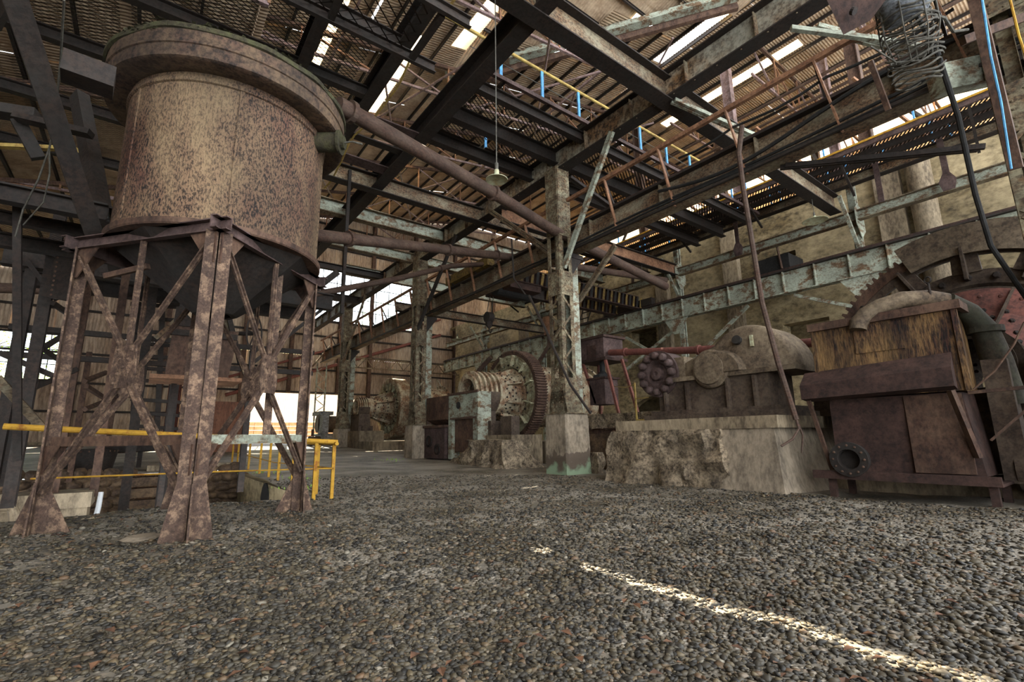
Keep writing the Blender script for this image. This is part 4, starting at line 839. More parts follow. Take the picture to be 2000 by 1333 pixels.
for i in range(4):
    a, b = corners[i][0], corners[(i+1) % 4][0]; u = (b-a).normalized(); n_ = V((u.y, -u.x, 0)); n_ = n_ if n_.dot((a+b)/2-cen) > 0 else -n_
    out = n_*.02; zb = 1.12; mid = (a+b)/2; zn = 2.02
    e0, e1 = a+u*.1, b-u*.1
    MB().ch(a-u*.18+V((0, 0, ZT+.07)), b+u*.18+V((0, 0, ZT+.07)), .17, .09, .015).build('ring_beam', M['purple'], fr)
    MB().bar(e0+V((0, 0, zb)), e1+V((0, 0, zb)), .03, .12, (0, 0, 1)).build('cross_tie', M['green'] if i in (0,) else M['brown'], fr)
    for (p, q_, w_) in ((mid+V((0, 0, zn+.12)), e0+V((0, 0, ZT-.12)), .08), (mid+V((0, 0, zn+.12)), e1+V((0, 0, ZT-.12)), .08), (mid+V((0, 0, zn+.15)), mid+V((0, 0, ZT)), .06),
                        (mid+V((0, 0, zn-.1)), e0+V((0, 0, .5 if i in (1, 3) else .62)), .09), (mid+V((0, 0, zn-.1)), e1+V((0, 0, .5 if i in (1, 3) else .62)), .09)):
        MB().bar(p+n_*.03, q_+n_*.03, w_, .03, n_).bar(p+n_*.03, q_+n_*.03, .02, .08, n_).build('brace', M['leg'], fr)
    m = MB(); g0 = mid+n_*.05+V((0, 0, zn)); pts = [(-.16, -.26), (.16, -.26), (.2, -.1), (.16, .28), (-.16, .28), (-.2, -.1)]
    m.poly([g0+u*x+V((0, 0, z)) for x, z in pts], .018, n_); m.build('node_gusset', M['leg'], fr)
    r = MB()
    for x, z in ((-.11, .22), (.11, .22), (-.06, .1), (.06, .1), (0, 0), (-.07, -.08), (.08, -.08), (-.12, -.2), (.12, -.2)): r.rivet(g0+n_*.018+u*x+V((0, 0, z)), n_, .024, .025)
    r.build('bolts', M['leg'], fr, kind='stuff')
    for s, c in ((1, a), (-1, b)):
        m = MB(); m.poly([c+n_*.03+V((0, 0, ZT)), c+u*s*.42+n_*.03+V((0, 0, ZT)), c+u*s*.1+n_*.03+V((0, 0, ZT-.42)), c+n_*.03+V((0, 0, ZT-.42))], .015, n_)
        m.build('corner_gusset', M['brown'], fr); m = MB(); m.poly([c+n_*.03+V((0, 0, zb-.05)), c+u*s*.3+n_*.03+V((0, 0, zb-.05)), c+u*s*.08+n_*.03+V((0, 0, zb-.4)), c+n_*.03+V((0, 0, zb-.4))], .015, n_)
        m.build('corner_gusset', M['brown'], fr)
# mid posts of the right hand faces
MB().bar((1.42, 7.83, 1.12), (1.42, 7.83, ZT), .1, .04).build('mid_post', M['leg'], fr)
# ================================================================== LEFT SIDE CLUTTER
def rail(name, label, posts, tops, matn='yellow', r=.035, mid=None, pz=None):
    t = thing(name, V(tops[0]), label, 'railing')
    MB().path(tops, r, 10).build('top_rail', M[matn], t, smooth=True)
    for (x, y, z0, z1) in posts: MB().bar((x, y, z0), (x, y, z1), .06, .045).build('post', M[matn], t)
    if mid: MB().path(mid, .014, 6).build('mid_rail', M['yellow'], t)
    return t
Yr = [9.66, 10.7, 12.75, 14.3, 15.5, 16.9, 18.9, 21.4, 22.8, 30.2]
rail('pit_railing', 'yellow railing along the right edge of the pit, its posts receding', [(2.96, y, hz(2.9, y)-.05, gz(2.9, y)+1.0) for y in Yr], [(2.96, 9.5, 1.02), (2.96, 14, 1.05), (2.96, 22, 1.2)], mid=[(2.96, 9.6, .56), (2.96, 15, .5), (2.96, 22, .66)])
rail('pit_railing', 'thick yellow pipe railing along the near edge of the pit, behind the tank legs', [(-1.1, 9.6, -.02, 1.28), (2.62, 9.62, -.02, 1.08)], [(-1.56, 9.6, 1.34), (.5, 9.6, 1.2), (3.0, 9.62, 1.05)], r=.045, mid=[(-1.2, 9.6, .62), (1, 9.6, .6), (2.96, 9.64, .56)])
m = MB(); m.path([(-.62, 14.2, gz(0, 14)+.0), (-.62, 14.15, -.25), (-.7, 14.1, -1.2)], .05, 8); one('drain_pipe', m, M['white'], 'thin white drain pipe down the pit wall', 'pipe')
m = MB(); m.path([(-2.0, 12.6, .02), (-1.75, 12.6, 0), (-1.68, 12.6, -.2), (-1.72, 12.6, -.9)], .09, 10); one('drain_pipe', m, M['conc'], 'thicker curved pale pipe dropping into the pit at the left', 'pipe')
one('pit_block', MB().b2(-2.4, -.75, 13.2, 14.1, PZ, -.15).b2(-2.4, -.7, 13.1, 14.2, -.15, .14), M['conc'], 'concrete block wall standing in the left part of the pit', 'block')
one('pit_block', MB().b2(-2.9, -1.9, 10.9, 12.4, PZ, .25), M['rough'], 'rough mossy masonry pier at the left edge of the pit', 'pier', disp=.04)
# small rusty tank behind the legs
q0, q1, q2 = aY(322, 733, 12), aY(446, 733, 12), aY(380, 640, 12); bx0, bx1, bz0, bz1 = q0.x, q1.x, q0.z, q2.z
t = thing('rusty_box_tank', ((bx0+bx1)/2, 12.4, bz0), 'small rusty rectangular tank with a raised left lip, seen behind the front leg', 'tank')
MB().add([(bx0, 12, bz0), (bx1, 12, bz0), (bx1+.12, 12, bz1), (bx0+.05, 12, bz1), (bx0, 13, bz0), (bx1, 13, bz0), (bx1+.12, 13, bz1), (bx0+.05, 13, bz1)], [(0, 1, 2, 3), (5, 4, 7, 6), (4, 0, 3, 7), (1, 5, 6, 2), (0, 4, 5, 1)]).build('body', M['brown'], t)
MB().b2(bx0-.25, bx1+.25, 11.85, 13.1, bz0-.08, bz0).build('bottom_flange', M['tan'], t); MB().b2(bx0, bx1+.1, 11.94, 12, bz1-.2, bz1-.08).build('band', M['dbeam'], t)
MB().poly([(bx0+.03, 11.98, bz1), (bx0+.5, 11.98, bz1), (bx0+.12, 11.98, bz1+.4), (bx0+.05, 11.98, bz1+.4)], .05, (0, 1, 0)).build('lip', M['dbeam'], t)
for x in (bx0+.2, bx1-.2): MB().bar((x, 12.9, -1.75), (x, 12.9, bz0-.05), .1, .1).build('leg', M['dbeam'], t)
# valve wheel
t = thing('hand_wheel', aD(497, 652, 11.2), 'large spoked valve hand wheel on a vertical spindle stand', 'valve wheel')
c = aD(497, 652, 11.2); MB().lathe(c, (.85, -.5, 0), [(.42*1.0, -.02), (.46, 0), (.42, .02), (.38, 0), (.42, -.02)], 28).build('rim', M['dbeam'], t, smooth=True)
ax = V((.85, -.5, 0)).normalized(); s1 = ax.cross(V((0, 0, 1))).normalized()
for k in range(6): a = k*math.pi/3; MB().tube(c, c+(s1*math.cos(a)+V((0, 0, 1))*math.sin(a))*.42, .02, 6).build('spoke', M['dbeam'], t)
MB().tube(c, c-ax*1.3, .05, 8).build('spindle', M['dbeam'], t); MB().bar(c+V((0, 0, -.4)), V((c.x, c.y, gz(0, c.y))), .12, .12).build('stand', M['dbeam'], t)
# long dark deck behind the tank, seen edge on at girder height
t = thing('far_deck', (-2, 15.2, 5.1), 'dark steel deck edge crossing behind the tank frame below the glazed band', 'deck')
xe = aY(648, 615, 15.2).x; MB().ib((-3, 15.2, 5.35), (xe, 15.2, 5.35), .5, .3, .02, .04).build('edge_beam', M['dbeam'], t); MB().ib((-3, 17.2, 5.35), (xe, 17.2, 5.35), .4, .3, .02, .04).build('edge_beam', M['dbeam'], t)
panels(t, -3, xe, 15.3, 17.1, 5.75)
for x in (-2.5, .5): MB().ib((x, 15.3, -1.7 if x < 2.7 else 0), (x, 15.3, 5.1), .25, .2, .02, .03, (0, 1, 0)).build('post', M['dbeam'], t)
MB().bar((2.2, 15.3, 3.2), (xe-.3, 15.3, 5.1), .1, .1).build('knee', M['dbeam'], t)
for z in (4.0, 3.3): MB().bar((-3, 17, z), (xe, 17, z), .14, .14).build('rail', M['dbeam'], t)
one('hanging_rod', MB().bar((aY(674, 500, 15.4).x, 15.4, 5.1), (aY(674, 500, 15.4).x, 15.4, 10.2), .1, .1), M['dbeam'], 'straight dark vertical rod crossing the glazed band right of the tank', 'rod')
one('brace', MB().bar((xe-.7, 15.2, 5.55), (xe+.1, 15.2, 6.4), .14, .2), M['dbeam'], 'short dark raker where the deck meets the vertical rod', 'brace')
# left hand steel posts and the riveted box girder
def post2(px0, py0, px1, py1, d, w_, lab, mt='dbeam', d1=None):
    a, b = aD(px0, py0, d), aD(px1, py1, d1 or d); m = MB(); m.ib(a, b, w_, w_*.9, .02, .03, (0, 1, 0)); return one('steel_post', m, M[mt], lab, 'post')
def vert(px, py, d, z0, z1):
    p = aD(px, py, d); return V((p.x, p.y, z0)), V((p.x, p.y, z1))
def vpost(px, py, d, z0, z1, w_, lab, mt='dbeam'):
    a, b = vert(px, py, d, z0, z1); m = MB(); m.ib(a, b, w_, w_*.9, .02, .03, (0, 1, 0)); return one('steel_post', m, M[mt], lab, 'post')
post2(34, 395, 34, 900, 7.6, .11, 'straight dark post at the far left with cords tied round it')
vpost(86, 600, 9.2, 0, 5.6, .2, 'broad dark post rising to the riveted box, far left')
vpost(160, 640, 10.2, 0, 5.2, .12, 'rusty post just left of the tank frame left leg', 'brown')
vpost(243, 560, 11, 0, 6, .16, 'brown post behind the front left face of the tank frame', 'brown')
vpost(300, 560, 13.5, -1.7, 9, .24, 'tall dark post behind the tank frame, under the cone')
vpost(170, 720, 14.5, .0, 3.8, .15, 'brown post behind the yellow railing at the left', 'brown')
vpost(216, 820, 17, .1, 3.4, .2, 'thin brown post beyond the pit, left', 'brown')
vpost(262, 820, 18.5, .1, 3.4, .2, 'thin brown post beyond the pit, middle', 'brown')
t = thing('riveted_box', aD(130, 545, 9), 'dark riveted plate box high at the left, streaked with orange rust', 'girder')
a, b = aD(100, 540, 9), aD(166, 552, 9)
MB().bar(a, b, .12, .8).build('plate', M['dbeam'], t); MB().bar(a+V((-.05, 0, .43)), b+V((.1, 0, .43)), .3, .07).build('top_flange', M['dbeam'], t)
r = MB()
for i in range(9):
    for p in (a, b): r.rivet(p+V((0, -.07, -.36+i*.09))+(b-a)*(.12 if p is a else -.1), (.3, -.95, 0), .026, .02)
r.build('rivets', M['brown'], t, kind='stuff')
for i, (x0, y0, d0, x1, y1, d1, w_, mt, lab) in enumerate([
    (20, -30, 4.7, 185, 462, 6.8, .2, 'dbeam', 'heavy dark channel strut slanting down across the upper left corner'),
    (-10, 55, 6, 22, -10, 5, .08, 'dbeam', 'short dark stay in the extreme upper left corner'),
    (45, 500, 11, 110, 586, 11, .09, 'dbeam', 'grey strut behind the far left posts'),
    (0, 690, 9, 105, 735, 9.2, .1, 'dbeam', 'dark stay below the small pane, far left'),
    (-5, 740, 7.5, 84, 838, 8.2, .12, 'beam', 'pale pipe strut slanting down to the yellow railing, far left'),
    (84, 680, 9.2, 150, 640, 10, .09, 'dbeam', 'diagonal rising across the green leaves'),
    (84, 682, 9.2, 132, 716, 10, .09, 'dbeam', 'diagonal falling across the green leaves, upper'),
    (66, 758, 9.2, 150, 722, 10, .09, 'dbeam', 'diagonal rising across the green leaves, lower'),
    (102, 592, 9.2, 152, 626, 10.1, .09, 'dbeam', 'diagonal under the riveted box'),
    (165, 745, 11, 208, 728, 13, .09, 'brown', 'brown lattice diagonal, upper, left of the frame gusset'),
    (168, 755, 11, 210, 782, 13, .09, 'brown', 'brown lattice diagonal, middle, left of the frame gusset'),
    (166, 800, 11, 240, 770, 13, .09, 'brown', 'brown lattice diagonal, lower, left of the frame gusset'),
    (415, 490, 11, 470, 712, 11, .1, 'dbeam', 'thin dark brace right of the front leg, leaning right'),
    (430, 600, 11, 485, 745, 11, .1, 'beam', 'brace falling from the front leg to the valve stand'),
    (205, 540, 6.6, 290, 520, 6.6, .07, 'brown', 'small purlin end behind the ring beam'),
    (305, 660, 12, 420, 560, 12, .1, 'beam', 'light brace rising behind the small rusty tank'),
]):
    one('steel_strut', MB().bar(aD(x0, y0, d0), aD(x1, y1, d1), w_, w_, (0, 1, 0)), M[mt], lab, 'strut')
t = thing('open_lattice', aD(340, 560, 16), 'ladder like stack of dark horizontal bars behind the tank frame', 'lattice')
for i, py in enumerate((600, 626, 652, 676, 700, 724, 748, 786, 812, 838)):
    MB().bar(aD(255, py-6, 14.5), aD(372, py+2, 15.5), .12, .1).build('bar', M['dbeam'], t)
for px in (270, 318): MB().bar(aD(px, 590, 15), aD(px-12, 860, 15), .14, .14, (0, 1, 0)).build('upright', M['dbeam'], t)
# upper left platform
t = thing('mesh_platform', aD(80, 350, 7.4), 'dark mesh platform at the left edge with a heavy edge beam', 'platform')
zc = aD(80, 392, 7.4).z
xa, xb, ya, yb = aZ(-60, 392, zc).x, aZ(208, 408, zc).x, aZ(80, 392, zc).y, aZ(80, 392, zc).y+2.4
panels(t, xa, xb, ya, yb, zc+.12)
MB().ib((xa, ya, zc), (xb, ya, zc), .28, .2).build('edge_beam', M['dbeam'], t); MB().ib((xa, ya+1.1, zc), (xb, ya+1.1, zc), .2, .16).build('joist', M['dbeam'], t); MB().ib((xa, yb, zc), (xb, yb, zc), .26, .2).build('edge_beam', M['dbeam'], t)
MB().ib((xb, ya, zc), (xb, yb+1, zc+.02), .28, .2).build('side_beam', M['dbeam'], t)
MB().bar((xb-.1, ya+.1, zc+.1), (xb-.75, ya+1.2, zc+2.6), .2, .24).build('stringer', M['dbeam'], t)
for (x0, y0, x1, y1, d, w_, lab) in ((-10, 215, 75, 228, 8.2, .28, 'dark level joist crossing the left edge above the mesh'), (30, 228, 178, 262, 7.6, .16, 'brown joist end below the overflow box'), (35, 235, 75, 310, 7.8, .3, 'broad dark hanging plate at the left edge'), (-5, 285, 150, 292, 9.5, .12, 'yellowish timber rail above the mesh platform')):
    one('steel_strut', MB().bar(aD(x0, y0, d), aD(x1, y1, d+.2), w_*.6, w_, (0, 1, 0)), M['yel2'] if 'timber' in lab else M['dbeam'], lab, 'strut')
m = MB(); m.path([aD(125, 0, 5), aD(118, 120, 5.6), aD(108, 230, 6), aD(96, 290, 6.2), (aD(75, 350, 6.4)), aD(45, 410, 6.6), aD(30, 462, 6.7)], .012, 5); m.path([aD(96, 290, 6.2), aD(97, 340, 6.4), aD(85, 395, 6.5), aD(45, 440, 6.6)], .01, 5)
one('loose_wires', m, M['rope'], 'thin loose wires hanging down the left side', 'wire')
# brown cupboard doors by the far doorway and the red sheet panel
t = thing('wood_cupboard', (2.3, 30, .55), 'pinkish brown cupboard with louvred doors left of the far doorway', 'cupboard')
a, b = aY(402, 862, 30), aY(478, 786, 30)
MB().b2(a.x, b.x, 30, 30.6, .4, b.z).build('carcass', M['wood'], t)
for i in range(2):
    x0 = a.x+.1+i*(b.x-a.x)/2; x1 = x0+(b.x-a.x)/2-.2; D_ = MB().b2(x0, x1, 29.95, 30, .6, b.z-.15).build('door', M['wood'], t)
    for j in range(5): MB().b2(x0+.15, x1-.15, 29.9, 29.95, b.z-.45-j*.24, b.z-.32-j*.24).build('louvre', M['wood'], D_)
one('yellow_post', MB().bar((b.x+.2, 30, .4), (b.x+.2, 30, b.z), .12, .1), M['yellow'], 'yellow post beside the cupboard at the doorway', 'post')
a, b = aY(322, 815, 26), aY(356, 752, 26); m = MB(); n = 40
for i in range(n+1): x = a.x+(b.x-a.x)*i/n; y = 26+.03*math.sin(i*1.57); m.v += [(x, y, a.z-1.0), (x, y, b.z)]
for i in range(n): m.f.append((2*i, 2*i+2, 2*i+3, 2*i+1))
one('red_sheet', m, M['red'], 'reddish corrugated sheet standing behind the small rusty tank', 'sheet')

# dark machinery and slabs beyond the pit at the left
t = thing('settling_tub', aY(150, 905, 20), 'dark riveted tub standing beyond the pit, behind the white drain pipe', 'tub')
c = aY(155, 912, 20); MB().lathe((c.x, 20.6, gz(0, 20)), (0, 0, 1), [(.75, 0), (.85, .6), (.85, .75), (.78, .75), (.7, .1)], 28).build('shell', M['dbeam'], t, smooth=True)
r = MB()
for i in range(28): r.rivet((c.x+.86*math.cos(i*.2244), 20.6+.86*math.sin(i*.2244), gz(0, 20)+.68), (math.cos(i*.2244), math.sin(i*.2244), 0), .03, .02)
r.build('rivets', M['brown'], t, kind='stuff')
t = thing('belt_feeder', aY(230, 900, 22), 'low dark belt feeder frame on legs beyond the pit, behind the tank legs', 'feeder')
a, b = aY(200, 880, 22), aY(345, 872, 22)
MB().bar(a, b, .5, .2).build('deck', M['dbeam'], t); MB().bar(a+V((0, .9, 0)), b+V((0, .9, 0)), .12, .3).build('side_rail', M['brown'], t)
for f in (.05, .5, .95): p = a+(b-a)*f; MB().bar((p.x, p.y, gz(0, 22)), p, .14, .14).build('leg', M['dbeam'], t)
t = thing('control_rack', aY(30, 800, 17), 'dark rack of small cabinets at the far left, behind the yellow railing', 'cabinet')
a, b = aY(-10, 880, 17), aY(62, 752, 17)
MB().b2(a.x, b.x, 17, 17.6, gz(0, 17), b.z).build('frame', M['dbeam'], t)
for i in range(2):
    for j in range(3):
        w_ = (b.x-a.x)/2; h_ = (b.z-gz(0, 17))/3; MB().b2(a.x+i*w_+.08, a.x+(i+1)*w_-.08, 16.93, 17, gz(0, 17)+j*h_+.06, gz(0, 17)+(j+1)*h_-.06).build('cabinet_door', M['black' if (i+j) % 2 else 'dbeam'], t)
one('timber_baulk', MB().b2(.2, 2.6, 20.2, 20.6, gz(0, 20)-.02, gz(0, 20)+.18), M['conc'], 'pale low slab lying along the far edge of the pit', 'slab')
m = MB(); q = random.Random(9)
for k in range(160):
    cx_, cy_ = q.choice([(3.4, 14.5), (2.9, 12.2), (8.7, 20.2), (3.2, 17)]); x, y = cx_+q.gauss(0, .25), cy_+q.gauss(0, .35); z = hz(x, y); a = q.random()*6.28; s = q.uniform(.02, .05)
    m.add([(x, y, z), (x+s*math.cos(a), y+s*math.sin(a), z+s*1.2), (x+s*.5*math.cos(a+.6), y+s*.5*math.sin(a+.6), z+s*2)], [(0, 1, 2)])
m.build('weeds', M['leaf'], floor, kind='stuff')
one('flat_stone', roughblock_(.18, .03) if False else MB().lathe((.12, 7.25, hz(.12, 7.25)), (0, 0, 1), [(.2, 0), (.22, .02), (.15, .05), (0, .055)], 11), M['ped'], 'flat pale stone lying left of the front tank leg foot', 'stone')
# ================================================================== MACHINES
def roughblock(x0, x1, y0, y1, z0, z1, amp=.06, taper=.0, st=.16, seed=0):
    """a box with eroded, lumpy faces (displaced grid)"""
    m = MB(); nx, ny, nz = max(2, int((x1-x0)/st)), max(2, int((y1-y0)/st)), max(2, int((z1-z0)/st)); ids = {}
    cx_, cy_ = (x0+x1)/2, (y0+y1)/2
    def vid(i, j, k):
        if (i, j, k) in ids: return ids[i, j, k]
        x, y, z = x0+(x1-x0)*i/nx, y0+(y1-y0)*j/ny, z0+(z1-z0)*k/nz
        f = 1+taper*(1-k/nz); x = cx_+(x-cx_)*f; y = cy_+(y-cy_)*f
        p = V((x, y, z)); n = V((mn.noise(p*2.1+V((seed, 0, 0))), mn.noise(p*2.1+V((0, 7+seed, 0))), mn.noise(p*2.1+V((0, 0, 3+seed)))*.6)); n2 = V((mn.noise(p*7), mn.noise(p*7+V((9, 0, 0))), mn.noise(p*7+V((0, 9, 0)))))
        a = amp*(1 if k < nz else .15); p += n*a*2+n2*a*.45
        ids[i, j, k] = len(m.v); m.v.append(tuple(p)); return ids[i, j, k]
    for i in range(nx):
        for j in range(ny): m.f.append((vid(i, j, nz), vid(i+1, j, nz), vid(i+1, j+1, nz), vid(i, j+1, nz)))
    for k in range(nz):
        for i in range(nx): m.f += [(vid(i, 0, k), vid(i+1, 0, k), vid(i+1, 0, k+1), vid(i, 0, k+1)), (vid(i+1, ny, k), vid(i, ny, k), vid(i, ny, k+1), vid(i+1, ny, k+1))]
        for j in range(ny): m.f += [(vid(0, j+1, k), vid(0, j, k), vid(0, j, k+1), vid(0, j+1, k+1)), (vid(nx, j, k), vid(nx, j+1, k), vid(nx, j+1, k+1), vid(nx, j, k+1))]
    return m
# ---- ball mills
def mill(x, y, z, R, lab, wd=.5, drum=1.5, L_=4.5, cone=1.3, r0=.62, trun=.9, teeth=110, guard=None, mg='mgreen', md='mill', headcol='mill', windows=16, fat=False, solid=False):
    t = thing('ball_mill', (x, y, gz(x, y)), lab, 'ball mill'); ax = V((-1, 0, 0)); c = V((x, y, z))
    def P(a, r, h): return c+V((-h, math.cos(a)*r, math.sin(a)*r))
    # gear rim and web with windows
    MB().lathe(c, ax, [(R*.9, 0), (R*.975, 0), (R*.975, -wd), (R*.9, -wd), (R*.9, 0)], 96).build('gear_rim', M['brown' if teeth > 100 and not fat else md], t, smooth=True)
    if teeth:
        for i in range(teeth):
            a = i*2*math.pi/teeth; s = math.pi*R/teeth*.5
            if i == 0:
                mm = MB(); w2 = s; mm.add([(-h, dy*q, dr) for h in (0.01, -wd-.01) for dr, q in ((0, 1.15), (R*.035, .6)) for dy in (-w2, w2)], [(0, 1, 3, 2), (4, 6, 7, 5), (0, 2, 6, 4), (1, 5, 7, 3), (2, 3, 7, 6)])
                tm = bpy.data.meshes.new('gear_tooth'); tm.from_pydata(mm.v, [], mm.f); tm.materials.append(M['brown'])
            o = bpy.data.objects.new('gear_tooth', tm); C.objects.link(o); o.parent = t
            o.location = P(a, R*.972, 0)-t.location; o.rotation_euler = (a-math.pi/2, 0, 0)
    if fat: MB().lathe(c, ax, [(R*.86, .1), (R*1.05, .1), (R*1.07, .06), (R*1.07, -wd-.15), (R*.86, -wd-.15)], 80).build('gear_guard', M['mill'], t, smooth=True)
    m = MB(); rb = R*.62; n = windows; m.lathe(c, ax, [(rb*.96, -.1), (rb, -.02), (rb*1.17, -.02), (rb*1.17, -.12), (rb*.96, -.12)], 80)
    m.lathe(c, ax, [(R*.84, -.02), (R*.93, -.02), (R*.93, -.12), (R*.84, -.12), (R*.84, -.02)], 80); m.build('web_ring', M[mg], t, smooth=True)
    for i in range(n):
        a = (i+.5)*2*math.pi/n; da = 2*math.pi/n*.26; m = MB()
        q = [P(a-da, rb*1.15, .02), P(a+da, rb*1.15, .02), P(a+da*.75, R*.86, .02), P(a-da*.75, R*.86, .02)]; m.poly(q, .09, (1, 0, 0)); m.bar(P(a, rb*1.05, .1), P(a, R*.9, .1), .05, .2, (-1, 0, 0))
        m.build('spoke', M[mg], t)
    if solid: MB().lathe(c, ax, [(rb, -.1), (R*.9, -.1)], 80).build('web_plate', M[mg], t)
    r = MB()
    for i in range(n*2): r.rivet(P(i*math.pi/n, rb*1.08, .02), ax, .055*R/2, .06)
    for i in range(n*2): r.rivet(P(i*math.pi/n, rb*.86, .06), ax, .03*R/2, .03)
    # head: flange ring, cone, trunnion
    m = MB(); m.lathe(c, ax, [(rb*.95, -.05), (rb*.95, .05), (rb*.8, .07), (rb*.78, .12)], 72); m.build('head_flange', M[md], t, smooth=True)
    m = MB(); m.lathe(c, ax, [(rb*.8, .08), (rb*.74, .14), (r0*1.25, cone*.8), (r0*1.2, cone)], 72); m.build('cone_head', M[headcol], t, smooth=True)
    for k, (rr, hh) in enumerate(((.95, .25), (.78, .5), (.6, .78), (.46, .95))):
        for i in range(22 if k < 2 else 16):
            a = (i+.5*k)*2*math.pi/(22 if k < 2 else 16); rc = rb*.74+(r0*1.25-rb*.74)*hh; r.rivet(P(a, rc, .14+(cone*.8-.14)*hh), V((-1, math.cos(a)*.7, math.sin(a)*.7)), .05, .045)
    for i in range(8): a = i*math.pi/4+.4; MB().bar(P(a, r0*1.25, cone*.72), P(a, rb*.9, .1), .03, .22, V((0, -math.sin(a), math.cos(a))).cross(V((1, 0, 0)))).build('head_rib', M[md], t)
    m = MB(); h = cone; pr = [(r0*1.2, h)]
    for i in range(5): pr += [(r0*1.32, h+.02), (r0*1.32, h+trun/5*.5), (r0*1.1, h+trun/5*.55), (r0*1.1, h+trun/5)]; h += trun/5
    pr += [(r0*.85, h), (r0*.85, h-.5)]; m.lathe(c, ax, pr, 56); m.build('trunnion', M[md], t, smooth=True)
    r.build('bolts', M['dbeam'], t, kind='stuff')
    MB().lathe(c, ax, [(drum, -wd*.6), (drum, -L_), (drum*1.12, -L_), (drum*1.12, -L_-.15), (drum*.5, -L_-.9)], 64).build('drum', M[md], t, smooth=True)
    m = MB()
    for i in range(28): a = i*2*math.pi/28; m.rivet(P(a, drum*1.12, -L_+.02), V((0, math.cos(a), math.sin(a))), .05, .06)
    for rr in range(6):
        for i in range(24): a = i*2*math.pi/24; m.rivet(P(a, drum, -wd-.4-rr*.6), V((0, math.cos(a), math.sin(a))), .045, .035)
    m.build('liner_bolts', M['dbeam'], t, kind='stuff')
    xb = x-cone-trun*.5
    MB().b2(xb-.35, xb+.35, y-.75, y+.75, gz(x, y)+.4, z-r0*.9).lathe((xb+.35, y, z), (-1, 0, 0), [(r0*1.35, 0), (r0*1.5, 0), (r0*1.5, .7), (r0*1.35, .7), (r0*1.35, 0)], 32, math.pi, 2*math.pi).build('trunnion_bearing', M['machine'], t)
    return t
m1 = mill(12.4, 1.8, 2.22, 2.62, 'largest ball mill at the right edge, red end plate inside a great spoked gear wheel', .5, 1.7, 4, .7, .5, .5, 104, mg='machine', md='machine', headcol='red', windows=14)
c1 = V((12.4, 1.8, 2.22))
MB().lathe(c1, (-1, 0, 0), [(2.72, -.6), (2.8, -.6), (2.8, .16), (2.22, .16), (2.22, .1), (2.72, .1)], 60, 1.2, 2.95, (0, 0, 1)).build('gear_guard', M['mach2'], m1, smooth=True)
MB().lathe(c1, (-1, 0, 0), [(1.5, .1), (1.38, .2), (.8, .3)], 64).build('end_plate', M['red'], m1, smooth=True)
r = MB()
for i in range(30): r.rivet(c1+V((-.2, math.cos(i*.209)*1.33, math.sin(i*.209)*1.33)), (-1, 0, 0), .04, .03)
for i in range(24):
    for zz in (-.06, .06): r.rivet(c1+V((-.3, -1.2+i*.1, zz)), (-1, 0, 0), .035, .04)
r.build('plate_bolts', M['red'], m1, kind='stuff')
m2 = mill(13, 17.5, 2.95, 2.02, 'middle ball mill behind the nearest column, toothed gear ring and long bolted nose', .55, 1.42, 4.4, 1.0, .72, 1.25, 104, solid=True, windows=12)
m3 = mill(13, 31.0, 3.1, 1.9, 'furthest ball mill, with smooth pale ring guard and bolted cone, leftmost of the three', .6, 1.45, 3.8, 1.6, .5, .7, 0, fat=True)
one('mill_plinth', MB().b2(11.0, 12.5, 14.7, 19.6, -.1, 1.18).b2(12.9, 18, 15, 19.9, -.1, .9), M['conc'], 'dark concrete plinth under the middle ball mill', 'plinth')
one('mill_plinth', MB().b2(10.6, 18, 27.5, 34, .3, .95), M['conc'], 'long low concrete plinth under the furthest ball mill', 'plinth')
one('mill_plinth', MB().b2(11.3, 12.2, -1.2, 4.6, -.2, .35).b2(13.2, 18, -1.2, 4.6, -.2, .35), M['conc'], 'dark low plinth under the largest ball mill', 'plinth')
one('bearing_block', MB().b2(11.1, 11.9, 16.2, 18.8, 1.18, 1.75).b2(11.3, 11.7, 15.1, 15.8, 1.18, 1.9), M['machine'], 'dark bearing block on the plinth of the middle ball mill', 'bearing')
t = thing('bearing_stand', (11.2, 31, 1), 'stepped bearing stand below the nose of the furthest ball mill', 'stand')
MB().b2(10.6, 12.2, 29.8, 32.2, .95, 1.6).build('base', M['conc'], t); MB().b2(10.9, 11.6, 30.2, 31.8, 1.6, 1.9).b2(11, 11.5, 30.4, 31.6, 1.9, 2.2).build('cap', M['machine'], t)
# ---- feed chute in front of the middle mill
t = thing('feed_chute', (10.9, 17.6, .1), 'greenish rusty feed chute with a round hole and dark opening, before the middle ball mill', 'chute')
MB().b2(10.6, 11.25, 16.4, 18.75, 1.9, 2.95).b2(10.6, 11.25, 16.4, 16.75, .2, 1.9).b2(10.6, 11.25, 18.45, 18.75, .2, 1.9).b2(11.15, 11.25, 16.7, 18.5, .2, 1.9).build('casing', M['green'], t)
MB().b2(10.56, 10.62, 16.35, 18.8, 2.9, 3.0).b2(10.58, 10.62, 16.5, 18.6, 1.86, 1.94).build('lip', M['brown'], t)
MB().tube((10.57, 17.9, 2.45), (10.62, 17.9, 2.45), .15, 20).build('port_shade_disc', M['black'], t)  # black disc paints the dark inside of the round hole
MB().b2(10.75, 10.8, 16.75, 18.45, .5, 1.88).build('inner_plate', M['brown'], t)
t = thing('open_hopper', (10.9, 19.8, .1), 'brown open hopper over a casing with two round ports, left of the feed chute', 'hopper')
MB().b2(10.6, 10.66, 18.85, 20.85, 1.9, 2.95).b2(11.4, 11.46, 18.85, 20.85, 1.7, 2.95).b2(10.6, 11.46, 20.8, 20.86, 1.7, 2.95).add([(10.6, 18.9, 1.9), (10.6, 20.8, 1.9), (11.4, 20.8, 1.5), (11.4, 18.9, 1.5)], [(0, 1, 2, 3)]).build('hopper_plate', M['brown'], t)
